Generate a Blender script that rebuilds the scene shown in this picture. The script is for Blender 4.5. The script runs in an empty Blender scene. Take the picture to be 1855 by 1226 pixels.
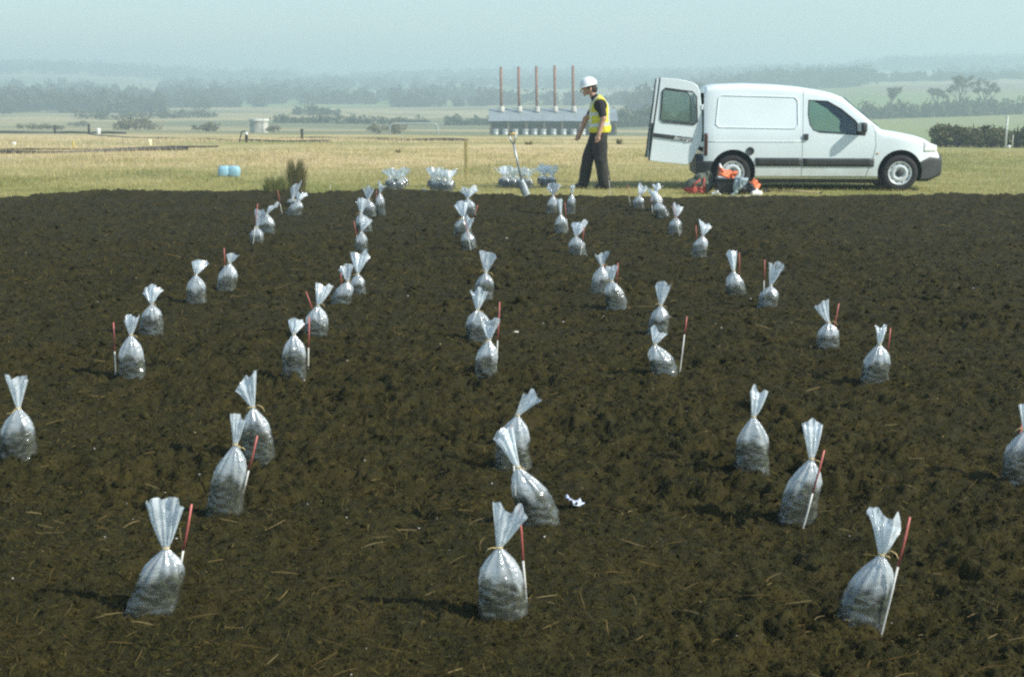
import bpy, bmesh, math, random
import numpy as np
from mathutils import Vector, Matrix, Euler

scene = bpy.context.scene
R = math.radians

# ------------------------------------------------------------------ camera
F_PX, CX, CY, CAM_H, HORIZON = 2576.0, 927.5, 613.0, 1.55, 174.0
PITCH = math.atan((CY - HORIZON) / F_PX)
cam_data = bpy.data.cameras.new("camera")
cam_data.lens = 50.0
cam_data.sensor_width = 36.0
cam_data.clip_start = 0.1
cam_data.clip_end = 6000.0
cam_data.dof.use_dof = True
cam_data.dof.focus_distance = 9.0
cam_data.dof.aperture_fstop = 11.0
cam = bpy.data.objects.new("camera", cam_data)
scene.collection.objects.link(cam)
cam.location = (0, 0, CAM_H)
cam.rotation_euler = (math.pi / 2 - PITCH, 0, 0)
scene.camera = cam

# ------------------------------------------------------------------ sky, sun, exposure
SUN_DIR = Vector((0.80, -0.36, 0.70)).normalized()      # towards the sun
sun_el = math.asin(SUN_DIR.z)
sun_az = math.atan2(SUN_DIR.x, SUN_DIR.y)                # from +Y towards +X
world = bpy.data.worlds.new("World")
scene.world = world
world.use_nodes = True
wn = world.node_tree.nodes
wl = world.node_tree.links
wn.clear()
sky = wn.new("ShaderNodeTexSky")
sky.sky_type = 'NISHITA'
sky.sun_disc = False
sky.sun_elevation = sun_el
sky.sun_rotation = sun_az
sky.altitude = 50
sky.air_density = 1.2
sky.dust_density = 0.7
sky.ozone_density = 4.0
bg = wn.new("ShaderNodeBackground")
bg.inputs[1].default_value = 0.112
wo = wn.new("ShaderNodeOutputWorld")
wl.new(sky.outputs[0], bg.inputs[0])
wl.new(bg.outputs[0], wo.inputs[0])

sun_data = bpy.data.lights.new("sun", 'SUN')
sun_data.energy = 4.2
sun_data.angle = R(0.6)
sun_data.color = (1.0, 0.97, 0.88)
sun = bpy.data.objects.new("sun", sun_data)
scene.collection.objects.link(sun)
sun.rotation_euler = SUN_DIR.to_track_quat('Z', 'Y').to_euler()

vs = scene.view_settings
vs.view_transform = 'Standard'
vs.look = 'None'
vs.gamma = 1.0
vs.use_curve_mapping = False
vs.exposure = 0.66
scene.cycles.transparent_max_bounces = 24
scene.cycles.max_bounces = 8
scene.cycles.use_denoising = False          # keeps the fine grain of the slide
scene.cycles.volume_bounces = 1
scene.cycles.filter_width = 2.3

HAZE_DENSITY = 0.0017

# ------------------------------------------------------------------ helpers
COL = scene.collection
cp, sp = math.cos(PITCH), math.sin(PITCH)

def ray(px, py):
    a, b = (px - CX) / F_PX, -(py - CY) / F_PX
    return Vector((a, cp + b * sp, -sp + b * cp))

def ground(px, py, z=0.0):
    r = ray(px, py)
    t = (z - CAM_H) / r.z
    return Vector((r.x * t, r.y * t, z))

def on_plane(px, py, Y):
    r = ray(px, py)
    t = Y / r.y
    return Vector((r.x * t, Y, CAM_H + r.z * t))

def ppm(Y):
    return F_PX / Y

def hash01(ix, iy, iz, seed):
    n = (ix.astype(np.int64) * 374761393 + iy.astype(np.int64) * 668265263 + iz.astype(np.int64) * 2147483647 + seed * 1274126177) & 0xFFFFFFFF
    n = ((n ^ (n >> 13)) * 1274126177) & 0xFFFFFFFF
    n = ((n ^ (n >> 16)) * 2246822519) & 0xFFFFFFFF
    return ((n ^ (n >> 15)) & 0xFFFFFF) / float(0xFFFFFF)

def vnoise(x, y, z=None, seed=0):
    x = np.asarray(x, float); y = np.asarray(y, float)
    ix = np.floor(x); iy = np.floor(y)
    fx = x - ix; fy = y - iy
    fx = fx * fx * (3 - 2 * fx); fy = fy * fy * (3 - 2 * fy)
    if z is None:
        o = np.zeros_like(ix)
        h = lambda a, b: hash01(ix + a, iy + b, o, seed)
        return (h(0, 0) * (1 - fx) + h(1, 0) * fx) * (1 - fy) + (h(0, 1) * (1 - fx) + h(1, 1) * fx) * fy
    z = np.asarray(z, float); iz = np.floor(z); fz = z - iz; fz = fz * fz * (3 - 2 * fz)
    h = lambda a, b, c: hash01(ix + a, iy + b, iz + c, seed)
    l0 = (h(0, 0, 0) * (1 - fx) + h(1, 0, 0) * fx) * (1 - fy) + (h(0, 1, 0) * (1 - fx) + h(1, 1, 0) * fx) * fy
    l1 = (h(0, 0, 1) * (1 - fx) + h(1, 0, 1) * fx) * (1 - fy) + (h(0, 1, 1) * (1 - fx) + h(1, 1, 1) * fx) * fy
    return l0 * (1 - fz) + l1 * fz

def fbm(x, y, octaves=4, seed=0, gain=0.5):
    s = 0; a = 1; t = 0
    for o in range(octaves):
        s = s + a * vnoise(x * 2 ** o, y * 2 ** o, None, seed + o * 7)
        t += a; a *= gain
    return s / t

def np_mesh(name, verts, faces, k):
    """verts (n,3), faces (m,k) arrays -> mesh"""
    me = bpy.data.meshes.new(name)
    verts = np.ascontiguousarray(verts, np.float32); faces = np.ascontiguousarray(faces, np.int32)
    me.vertices.add(len(verts)); me.vertices.foreach_set("co", verts.ravel())
    m = len(faces)
    me.loops.add(m * k); me.loops.foreach_set("vertex_index", faces.ravel())
    me.polygons.add(m)
    me.polygons.foreach_set("loop_start", np.arange(0, m * k, k, dtype=np.int32))
    me.polygons.foreach_set("loop_total", np.full(m, k, np.int32))
    me.update(calc_edges=True)
    return me

def smooth(me, on=True):
    me.polygons.foreach_set("use_smooth", np.full(len(me.polygons), on))

def link(name, me, mats=None, parent=None, loc=None, sm=None):
    o = bpy.data.objects.new(name, me)
    COL.objects.link(o)
    if mats is not None and me is not None and len(me.materials) == 0:
        for m in (mats if isinstance(mats, (list, tuple)) else [mats]):
            me.materials.append(m)
    if parent is not None:
        o.parent = parent
    if loc is not None:
        o.location = loc
    if sm:
        smooth(me)
    return o

def pymesh(name, v, f):
    me = bpy.data.meshes.new(name)
    me.from_pydata([tuple(p) for p in v], [], [tuple(q) for q in f])
    me.update()
    return me

def tag(o, label, cat, group=None):
    o["label"] = label; o["category"] = cat
    if group:
        o["group"] = group
    return o

def thing(name, label, cat, loc=(0, 0, 0), rz=0.0, group=None):
    o = bpy.data.objects.new(name, None)
    o.empty_display_size = 0.1
    COL.objects.link(o)
    o.location = loc; o.rotation_euler = (0, 0, rz)
    return tag(o, label, cat, group)

def kind(o, k, label=None):
    o["kind"] = k
    if label:
        o["label"] = label
    return o

def vcol(me, cols):
    at = me.color_attributes.new("tint", 'FLOAT_COLOR', 'POINT')
    c = np.ones((len(me.vertices), 4), np.float32); c[:, :3] = cols
    at.data.foreach_set("color", c.ravel())

class MB:
    """collects boxes, tubes, lathes and grids into one mesh"""
    def __init__(s):
        s.v = []; s.f = []
    def add(s, v, f):
        n = len(s.v); s.v += [tuple(p) for p in v]; s.f += [tuple(i + n for i in q) for q in f]
    def box(s, c, d, rot=None, bev=0.0):
        c = Vector(c); hx, hy, hz = d[0] / 2, d[1] / 2, d[2] / 2
        if bev > 0:
            bm = bmesh.new(); bmesh.ops.create_cube(bm, size=1.0)
            for v in bm.verts:
                v.co = Vector((v.co.x * d[0], v.co.y * d[1], v.co.z * d[2]))
            bmesh.ops.bevel(bm, geom=list(bm.edges), offset=bev, segments=2, affect='EDGES', profile=0.5)
            bm.verts.index_update()
            vv = [v.co.copy() for v in bm.verts]; ff = [[v.index for v in f.verts] for f in bm.faces]; bm.free()
        else:
            vv = [Vector((x * hx, y * hy, z * hz)) for x in (-1, 1) for y in (-1, 1) for z in (-1, 1)]
            ff = [(0, 1, 3, 2), (4, 6, 7, 5), (0, 4, 5, 1), (2, 3, 7, 6), (0, 2, 6, 4), (1, 5, 7, 3)]
        M = rot if rot is not None else Matrix.Identity(3)
        s.add([c + M @ p for p in vv], ff)
    def tube(s, pts, rad, n=8, cap=True):
        pts = [Vector(p) for p in pts]
        if not isinstance(rad, (list, tuple)):
            rad = [rad] * len(pts)
        vv = []; ff = []
        ref = None
        for i, p in enumerate(pts):
            t = (pts[min(i + 1, len(pts) - 1)] - pts[max(i - 1, 0)])
            t = t.normalized() if t.length > 1e-9 else Vector((0, 0, 1))
            if ref is None:
                ref = Vector((1, 0, 0)) if abs(t.x) < 0.8 else Vector((0, 1, 0))
            a = (ref - t * ref.dot(t)).normalized(); b = t.cross(a); ref = a
            for k in range(n):
                q = 2 * math.pi * k / n
                vv.append(p + (a * math.cos(q) + b * math.sin(q)) * rad[i])
        for i in range(len(pts) - 1):
            for k in range(n):
                k2 = (k + 1) % n
                ff.append((i * n + k, i * n + k2, (i + 1) * n + k2, (i + 1) * n + k))
        if cap:
            ff.append(tuple(range(n))[::-1]); ff.append(tuple((len(pts) - 1) * n + k for k in range(n)))
        s.add(vv, ff)
    def lathe(s, prof, n=24, axis='Z', c=(0, 0, 0), cap=False):
        vv = []; ff = []
        for r, h in prof:
            for k in range(n):
                q = 2 * math.pi * k / n
                if axis == 'Z':
                    p = (r * math.cos(q), r * math.sin(q), h)
                else:
                    p = (r * math.cos(q), h, r * math.sin(q))
                vv.append(Vector(p) + Vector(c))
        for i in range(len(prof) - 1):
            for k in range(n):
                k2 = (k + 1) % n
                ff.append((i * n + k, i * n + k2, (i + 1) * n + k2, (i + 1) * n + k))
        if cap:
            ff.append(tuple(range(n))[::-1]); ff.append(tuple((len(prof) - 1) * n + k for k in range(n)))
        s.add(vv, ff)
    def mesh(s, name):
        return pymesh(name, s.v, s.f)
    def build(s, name, mat, parent=None, sm=False, loc=None):
        me = s.mesh(name)
        bm = bmesh.new(); bm.from_mesh(me); bmesh.ops.recalc_face_normals(bm, faces=list(bm.faces)); bm.to_mesh(me); bm.free()
        return link(name, me, mat, parent, loc, sm)

# ------------------------------------------------------------------ materials
def nodes_of(m):
    m.use_nodes = True
    nt = m.node_tree
    nt.nodes.clear()
    out = nt.nodes.new("ShaderNodeOutputMaterial")
    return nt, nt.nodes, nt.links, out

def mat(name, col, rough=0.7, metal=0.0, var=0.15, scale=6.0, bump=0.0, bscale=30.0, spec=0.4, attr=False, col2=None, coat=0.0):
    m = bpy.data.materials.new(name)
    nt, N, L, out = nodes_of(m)
    p = N.new("ShaderNodeBsdfPrincipled")
    L.new(p.outputs[0], out.inputs[0])
    p.inputs["Roughness"].default_value = rough
    p.inputs["Metallic"].default_value = metal
    p.inputs["Specular IOR Level"].default_value = spec
    p.inputs["Coat Weight"].default_value = coat
    tc = N.new("ShaderNodeTexCoord")
    nz = N.new("ShaderNodeTexNoise"); nz.inputs["Scale"].default_value = scale; nz.inputs["Detail"].default_value = 5
    L.new(tc.outputs["Object"], nz.inputs["Vector"])
    mx = N.new("ShaderNodeMix"); mx.data_type = 'RGBA'
    c2 = col2 if col2 else tuple(max(0, c * (1 - 2 * var)) for c in col)
    c1 = col if col2 else tuple(min(1, c * (1 + var)) for c in col)
    mx.inputs[6].default_value = (*c1, 1); mx.inputs[7].default_value = (*c2, 1)
    rp = N.new("ShaderNodeMapRange"); rp.inputs[1].default_value = 0.3; rp.inputs[2].default_value = 0.7
    L.new(nz.outputs[0], rp.inputs[0]); L.new(rp.outputs[0], mx.inputs[0])
    last = mx.outputs[2]
    if attr:
        at = N.new("ShaderNodeVertexColor"); at.layer_name = "tint"
        mu = N.new("ShaderNodeMix"); mu.data_type = 'RGBA'; mu.blend_type = 'MULTIPLY'; mu.inputs[0].default_value = 1.0
        L.new(last, mu.inputs[6]); L.new(at.outputs[0], mu.inputs[7]); last = mu.outputs[2]
    L.new(last, p.inputs["Base Color"])
    if bump > 0:
        n2 = N.new("ShaderNodeTexNoise"); n2.inputs["Scale"].default_value = bscale; n2.inputs["Detail"].default_value = 6
        L.new(tc.outputs["Object"], n2.inputs["Vector"])
        bp = N.new("ShaderNodeBump"); bp.inputs["Strength"].default_value = bump; bp.inputs["Distance"].default_value = 0.02
        L.new(n2.outputs[0], bp.inputs["Height"]); L.new(bp.outputs[0], p.inputs["Normal"])
    return m

def leafmat(name, col, trans=0.25):
    """vertex-tinted foliage: diffuse and some light through the blades"""
    m = bpy.data.materials.new(name)
    nt, N, L, out = nodes_of(m)
    at = N.new("ShaderNodeVertexColor"); at.layer_name = "tint"
    mu = N.new("ShaderNodeMix"); mu.data_type = 'RGBA'; mu.blend_type = 'MULTIPLY'; mu.inputs[0].default_value = 1.0
    mu.inputs[6].default_value = (*col, 1); L.new(at.outputs[0], mu.inputs[7])
    d = N.new("ShaderNodeBsdfDiffuse"); t = N.new("ShaderNodeBsdfTranslucent"); mx = N.new("ShaderNodeMixShader"); mx.inputs[0].default_value = trans
    L.new(mu.outputs[2], d.inputs[0]); L.new(mu.outputs[2], t.inputs[0]); L.new(d.outputs[0], mx.inputs[1]); L.new(t.outputs[0], mx.inputs[2])
    L.new(mx.outputs[0], out.inputs[0])
    return m

def filmmat(name):
    """thin cloudy polythene, seen from both sides"""
    m = bpy.data.materials.new(name)
    nt, N, L, out = nodes_of(m)
    tc = N.new("ShaderNodeTexCoord")
    mp = N.new("ShaderNodeMapping"); mp.inputs["Scale"].default_value = (1, 1, 1.6); L.new(tc.outputs["Object"], mp.inputs["Vector"])
    nz = N.new("ShaderNodeTexNoise"); nz.inputs["Scale"].default_value = 15; nz.inputs["Detail"].default_value = 5; nz.inputs["Distortion"].default_value = 0.8
    L.new(mp.outputs[0], nz.inputs["Vector"])
    bp = N.new("ShaderNodeBump"); bp.inputs["Strength"].default_value = 0.5; bp.inputs["Distance"].default_value = 0.012
    vo_ = N.new("ShaderNodeTexVoronoi"); vo_.feature = 'DISTANCE_TO_EDGE'; vo_.inputs["Scale"].default_value = 21
    dz_ = N.new("ShaderNodeVectorMath"); dz_.operation = 'MULTIPLY_ADD'; dz_.inputs[1].default_value = (0.05, 0.05, 0.05); L.new(nz.outputs["Color"], dz_.inputs[0]); L.new(mp.outputs[0], dz_.inputs[2]); L.new(dz_.outputs[0], vo_.inputs["Vector"])
    ad = N.new("ShaderNodeMath"); ad.operation = 'MULTIPLY_ADD'; ad.inputs[1].default_value = 0.5; L.new(vo_.outputs["Distance"], ad.inputs[0]); L.new(nz.outputs[0], ad.inputs[2])
    L.new(ad.outputs[0], bp.inputs["Height"])
    d = N.new("ShaderNodeBsdfDiffuse"); d.inputs[0].default_value = (0.92, 0.98, 0.98, 1)
    t = N.new("ShaderNodeBsdfTranslucent"); t.inputs[0].default_value = (0.92, 0.98, 0.98, 1)
    L.new(bp.outputs[0], d.inputs["Normal"]); L.new(bp.outputs[0], t.inputs["Normal"])
    dt = N.new("ShaderNodeMixShader"); dt.inputs[0].default_value = 0.5
    L.new(d.outputs[0], dt.inputs[1]); L.new(t.outputs[0], dt.inputs[2])
    tr = N.new("ShaderNodeBsdfTransparent"); tr.inputs[0].default_value = (0.95, 0.97, 0.97, 1)
    n2 = N.new("ShaderNodeTexNoise"); n2.inputs["Scale"].default_value = 14; n2.inputs["Detail"].default_value = 3
    L.new(tc.outputs["Object"], n2.inputs["Vector"])
    mr = N.new("ShaderNodeMapRange"); mr.inputs[1].default_value = 0.3; mr.inputs[2].default_value = 0.7; mr.inputs[3].default_value = 0.75; mr.inputs[4].default_value = 1.25
    L.new(n2.outputs[0], mr.inputs[0])
    at = N.new("ShaderNodeVertexColor"); at.layer_name = "tint"
    op = N.new("ShaderNodeMath"); op.operation = 'MULTIPLY'; L.new(mr.outputs[0], op.inputs[0]); L.new(at.outputs[0], op.inputs[1])
    m1 = N.new("ShaderNodeMixShader"); L.new(op.outputs[0], m1.inputs[0]); L.new(tr.outputs[0], m1.inputs[1]); L.new(dt.outputs[0], m1.inputs[2])
    g = N.new("ShaderNodeBsdfGlossy"); g.inputs["Roughness"].default_value = 0.17; L.new(bp.outputs[0], g.inputs["Normal"])
    lw = N.new("ShaderNodeLayerWeight"); lw.inputs[0].default_value = 0.22
    mn = N.new("ShaderNodeMapRange"); mn.inputs[3].default_value = 0.09; mn.inputs[4].default_value = 0.48
    L.new(lw.outputs["Fresnel"], mn.inputs[0])
    m2 = N.new("ShaderNodeMixShader"); L.new(mn.outputs[0], m2.inputs[0]); L.new(m1.outputs[0], m2.inputs[1]); L.new(g.outputs[0], m2.inputs[2])
    L.new(m2.outputs[0], out.inputs[0])
    return m

def glassmat(name, tint=(0.75, 0.85, 0.82), refl=0.12):
    m = bpy.data.materials.new(name)
    nt, N, L, out = nodes_of(m)
    tr = N.new("ShaderNodeBsdfTransparent"); tr.inputs[0].default_value = (*tint, 1)
    g = N.new("ShaderNodeBsdfGlossy"); g.inputs["Roughness"].default_value = 0.03
    nz = N.new("ShaderNodeTexNoise"); nz.inputs["Scale"].default_value = 3
    mr = N.new("ShaderNodeMapRange"); mr.inputs[3].default_value = refl * 0.8; mr.inputs[4].default_value = refl * 1.2
    L.new(nz.outputs[0], mr.inputs[0])
    mx = N.new("ShaderNodeMixShader"); L.new(mr.outputs[0], mx.inputs[0]); L.new(tr.outputs[0], mx.inputs[1]); L.new(g.outputs[0], mx.inputs[2])
    L.new(mx.outputs[0], out.inputs[0])
    return m

M_FILM = filmmat("polythene")
M_FILL = mat("bagged_soil", (0.066, 0.068, 0.032), 0.8, scale=70, var=0.4, bump=0.6, bscale=160)
M_TWINE = mat("jute_twine", (0.62, 0.47, 0.22), 0.9, scale=200, bump=0.3, bscale=400)
M_RED = mat("cane_red", (0.48, 0.13, 0.105), 0.45, var=0.12, scale=25)
M_WHITE = mat("cane_white", (0.62, 0.61, 0.54), 0.5, var=0.08, scale=25)
M_WOOD = mat("pale_wood", (0.50, 0.38, 0.20), 0.75, scale=20)

# ------------------------------------------------------------------ terrain
TD = [-400, 20, 45, 70, 110, 180, 260, 330, 420, 550, 700, 1000, 1400, 1800, 2100]
def zrow(ys):
    out = [0.0, 0.0]
    for d, y in zip(TD[2:], ys):
        out.append(on_plane(CX, y, d).z)
    return out
#            45   70   110  180  260  330  420  550  700  1000 1400 1800 2100
T_AZ = [-0.36, -0.15, 0.0, 0.10, 0.20, 0.27, 0.36]
T_Z = np.array([
    zrow([263, 252, 246, 240, 227, 217, 207, 191, 179, 153, 125, 132, 150]),
    zrow([263, 252, 247, 243, 229, 217, 206, 192, 179, 159, 146, 149, 157]),
    zrow([263, 253, 249, 247, 232, 219, 206, 191, 177, 155, 138, 142, 152]),
    zrow([263, 254, 250, 248, 233, 219, 205, 190, 176, 154, 138, 142, 152]),
    zrow([264, 262, 270, 262, 240, 216, 200, 172, 154, 143, 132, 138, 150]),
    zrow([267, 267, 296, 268, 240, 212, 196, 167, 148, 138, 120, 127, 145]),
    zrow([268, 269, 300, 264, 234, 205, 190, 164, 146, 136, 116, 124, 145]),
])
def terrain(x, y):
    x = np.asarray(x, float); y = np.asarray(y, float)
    az = np.clip(x / np.maximum(y, 20.0), -0.36, 0.36)
    cols = np.array([np.interp(y, TD, row) for row in T_Z])
    k = np.clip(np.searchsorted(T_AZ, az) - 1, 0, len(T_AZ) - 2)
    ta = np.array(T_AZ)
    f = (az - ta[k]) / (ta[k + 1] - ta[k]); f = f * f * (3 - 2 * f)
    it = np.arange(az.size)
    sh = az.shape
    kf = k.ravel(); c2 = cols.reshape(len(T_AZ), -1)
    z = c2[kf, it] * (1 - f.ravel()) + c2[kf + 1, it] * f.ravel()
    z = z.reshape(sh)
    rough = np.clip((y - 60) / 400, 0, 1)
    z = z + rough * (fbm(x / 60, y / 60, 3, 5) - 0.5) * 2.2 + np.clip((y - 30) / 60, 0, 1) * (fbm(x / 9, y / 9, 2, 8) - 0.5) * 0.12
    return z
def tz(x, y):
    return float(terrain(np.array([x]), np.array([y]))[0])

def lerp3(a, b, t):
    return a[None, :] * (1 - t[:, None]) + b[None, :] * t[:, None]

# edge of the dug plot, in world metres
EDGE_PX = [(-420, 366), (-150, 366), (0, 365), (60, 362), (130, 358), (200, 352.5), (300, 353), (360, 355), (500, 352.5), (620, 357), (700, 352), (800, 355.5),
           (950, 364), (1000, 361.5), (1100, 364), (1300, 365), (1500, 362), (1700, 361), (1855, 359), (2300, 360)]
EDGE = [ground(a, b) for a, b in EDGE_PX]
EX = np.array([p.x for p in EDGE]); EY = np.array([p.y for p in EDGE])
def edge_y(x):
    x = np.asarray(x, float)
    return np.interp(x, EX, EY) + (fbm(x * 1.6, x * 0 + 3.1, 3, 40) - 0.5) * 0.8 + (vnoise(x * 7, x * 0 + 1.7, None, 44) - 0.5) * 0.32

def sinh_line(lo, hi, n, k):
    t = np.linspace(np.arcsinh(lo / k), np.arcsinh(hi / k), n)
    return np.sinh(t) * k
gx = sinh_line(-1500, 1500, 300, 9.0)
gy = np.concatenate([np.linspace(-300, 0, 12)[:-1], sinh_line(0.0, 2050, 330, 14.0)])
GX, GY = np.meshgrid(gx, gy)
GZ = terrain(GX, GY)
GZ = GZ - 0.22 * np.clip((np.interp(GX, EX, EY) - 0.35 - GY) / 0.5, 0, 1) * np.clip((17 - np.abs(GX)) / 2, 0, 1) * np.clip((GY + 2) / 3, 0, 1)
V = np.stack([GX, GY, GZ], -1).reshape(-1, 3)
nx, ny = len(gx), len(gy)
ii = np.arange(nx * ny).reshape(ny, nx)
Fq = np.stack([ii[:-1, :-1], ii[:-1, 1:], ii[1:, 1:], ii[1:, :-1]], -1).reshape(-1, 4)
me = np_mesh("ground", V, Fq, 4); smooth(me)
X, Y = V[:, 0], V[:, 1]
AZ = X / np.maximum(Y, 1.0)
base = np.zeros((len(X), 3))
grass_a = np.array((0.38, 0.34, 0.14)); grass_b = np.array((0.26, 0.27, 0.10)); dry = np.array((0.60, 0.475, 0.255))
n1 = fbm(X / 3.5, Y / 5, 4, 11); n2 = fbm(X / 14, Y / 10, 3, 13)
base = lerp3(grass_b, grass_a, np.clip((n1 - 0.3) * 2.5, 0, 1))
tdry = np.clip((Y - 25) / 8, 0, 1) * np.clip(1.2 - AZ * 4, 0.2, 1) * np.clip((n2 - 0.3) * 3.2, 0, 1)
base = base * (1 - tdry[:, None]) + dry[None] * tdry[:, None]
# brown wetland beyond the plateau
wet = np.array((0.46, 0.38, 0.21)); wet2 = np.array((0.22, 0.22, 0.12))
tw = np.clip((Y - 95) / 60, 0, 1)
wc = lerp3(wet, wet2, np.clip((fbm(X / 55, Y / 28, 4, 21) - 0.38) * 4, 0, 1))
base = base * (1 - tw[:, None]) + wc * tw[:, None]
# pasture on the right-hand slope
tp = np.clip((AZ - 0.17) / 0.03, 0, 1) * np.clip((Y - 60) / 20, 0, 1)
pc = lerp3(np.array((0.24, 0.29, 0.10)), np.array((0.32, 0.31, 0.13)), np.clip((fbm(X / 30, Y / 60, 3, 31) - 0.35) * 3, 0, 1))
base = base * (1 - tp[:, None]) + pc * tp[:, None]
# patchwork of far fields
cell_x = np.floor(X / 170 + 0.35 * np.sin(Y / 210.0)); cell_y = np.floor(Y / 95 + 0.4 * np.sin(X / 260.0))
hv = hash01(cell_x, cell_y, cell_x * 0, 77)
far_cols = np.array([(0.26, 0.27, 0.11), (0.38, 0.34, 0.2), (0.17, 0.21, 0.085), (0.29, 0.24, 0.15), (0.22, 0.28, 0.10)])
fc = far_cols[np.minimum((hv * 5).astype(int), 4)]
tf = np.clip((Y - 470) / 120, 0, 1)
base = base * (1 - tf[:, None]) + fc * tf[:, None]
# pale mown track running in from the left
trk = np.interp(X, [-15, -11.5, -8.5, 0], [34.4, 35.6, 40.5, 44]); tt = np.clip(1 - np.abs(Y - trk) / 1.6, 0, 1) * np.clip((-5 - X) / 3, 0, 1)
base = base * (1 - 0.7 * tt[:, None]) + np.array((0.48, 0.45, 0.27))[None] * 0.7 * tt[:, None]
vcol(me, base)
M_GROUND = mat("rough_grassland", (1.0, 1.0, 1.0), 0.95, var=0.0, scale=1.3, bump=0.8, bscale=9, spec=0.05, attr=True, col2=(0.62, 0.66, 0.60))
gnd = link("ground", me, M_GROUND); kind(gnd, "structure")

# ------------------------------------------------------------------ dug soil plot
def soil_low(x, y):
    return 0.035 + (fbm(x / 1.3, y / 0.9, 2, 60) - 0.5) * 0.07 + np.sin(y * 6.6 + 2.2 * fbm(x / 2.5, y / 2.5, 2, 63)) * 0.007
def soil_h(x, y):
    a = soil_low(x, y)
    wx = x + (vnoise(x * 9, y * 9, None, 81) - .5) * .16; wy = y + (vnoise(x * 9, y * 9, None, 82) - .5) * .16
    r1 = 1 - np.abs(2 * vnoise(wx * 5.5, wy * 5.5, None, 70) - 1)
    r2 = 1 - np.abs(2 * vnoise(wx * 13, wy * 13, None, 71) - 1)
    c3 = vnoise(x * 26, y * 26, None, 72); c4 = vnoise(x * 55, y * 55, None, 73); c5 = vnoise(x * 110, y * 110, None, 74)
    rm = 0.45 + 1.1 * np.clip((fbm(x / 1.1, y / 0.8, 3, 66) - 0.3) * 2.2, 0, 1)
    return a + rm * ((r1 - 0.5) * 0.034 + (r2 - 0.5) * 0.026 + (c3 - 0.5) * 0.022 + (c4 - 0.5) * 0.021 + (c5 - 0.5) * 0.016)
NR, NCOL = 760, 620
dd = 2.2 * (24.0 / 2.2) ** np.linspace(0, 1, NR)
uu = np.linspace(-1, 1, NCOL)
half = 0.405 * dd + 1.6
SX = uu[None, :] * half[:, None]; SY = np.repeat(dd[:, None], NCOL, 1)
ey = edge_y(SX)
SY = np.minimum(SY, ey + 0.02)
SZ = soil_h(SX, SY)
lip = np.exp(-((ey - SY - 0.35) / 0.3) ** 2) * 0.05
drop = np.clip(1 - (ey - SY) / 0.16, 0, 1)
SZ = (SZ + lip) * (1 - drop) - 0.03 * drop
V = np.stack([SX, SY, SZ], -1).reshape(-1, 3)
ii = np.arange(NR * NCOL).reshape(NR, NCOL)
keep = (SY[:-1, :-1] < ey[:-1, :-1] + 0.015)
Fq = np.stack([ii[:-1, :-1], ii[:-1, 1:], ii[1:, 1:], ii[1:, :-1]], -1)[keep]
me = np_mesh("dug_soil_plot", V, Fq, 4); smooth(me)
rr = fbm(V[:, 0] * 7, V[:, 1] * 7, 4, 90)
sc_ = lerp3(np.array((0.82, 0.88, 0.86)), np.array((1.22, 1.15, 1.0)), np.clip((rr - 0.3) * 2.4, 0, 1))
vcol(me, sc_)
M_SOIL = mat("dug_soil", (0.043, 0.0360, 0.0095), 0.95, var=0.0, scale=85, bump=0.7, bscale=170, spec=0.15, attr=True, col2=(0.022, 0.0195, 0.0065))
soil = link("dug_soil_plot", me, M_SOIL); kind(soil, "structure")

# ------------------------------------------------------------------ soil litter (uncountable)
rng = np.random.default_rng(7)
def wedge(n, d0, d1, power=1.0, spread=0.39, margin=0.8):
    """random ground points in front, denser near by"""
    u = rng.random(n)
    if power == 0:
        d = np.sqrt(d0 ** 2 + u * (d1 ** 2 - d0 ** 2))
    else:
        a, b = d0 ** -power, d1 ** -power
        d = (a + u * (b - a)) ** (-1 / power)
    x = (rng.random(n) * 2 - 1) * (spread * d + margin)
    return x, d

def ribbons(n, x, y, z, length, width, bend, tilt, lift=0.0, segs=3):
    """thin bent strips lying about: (n*(segs+1)*2) verts, quads"""
    th = rng.random(n) * 2 * np.pi
    dx, dy = np.cos(th), np.sin(th)
    t = np.linspace(-0.5, 0.5, segs + 1)
    el = (rng.random(n) - 0.5) * 2 * tilt
    cv = (rng.random(n) - 0.5) * 2 * bend
    P = np.zeros((n, segs + 1, 2, 3))
    for i, tt in enumerate(t):
        px = x + dx * tt * length - dy * cv * length * (tt * tt - 0.1)
        py = y + dy * tt * length + dx * cv * length * (tt * tt - 0.1)
        pz = z + lift + el * tt * length + np.abs(cv) * length * (0.25 - tt * tt) * 0.5
        w = width * (1 - 0.5 * np.abs(tt) * 2)
        rl = rng.random(n) * np.pi
        for j, sg in enumerate((-1, 1)):
            P[:, i, j, 0] = px - dy * w * sg * np.cos(rl * 0.4)
            P[:, i, j, 1] = py + dx * w * sg * np.cos(rl * 0.4)
            P[:, i, j, 2] = pz + w * sg * 0.7
    V = P.reshape(-1, 3)
    base_i = np.arange(n)[:, None] * (segs + 1) * 2
    q = []
    for i in range(segs):
        q.append(np.stack([base_i[:, 0] + i * 2, base_i[:, 0] + i * 2 + 1, base_i[:, 0] + i * 2 + 3, base_i[:, 0] + i * 2 + 2], -1))
    Fq = np.concatenate(q, 0)
    return V, Fq

M_LITTER = leafmat("plant_litter", (1, 1, 1), 0.2)
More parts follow.
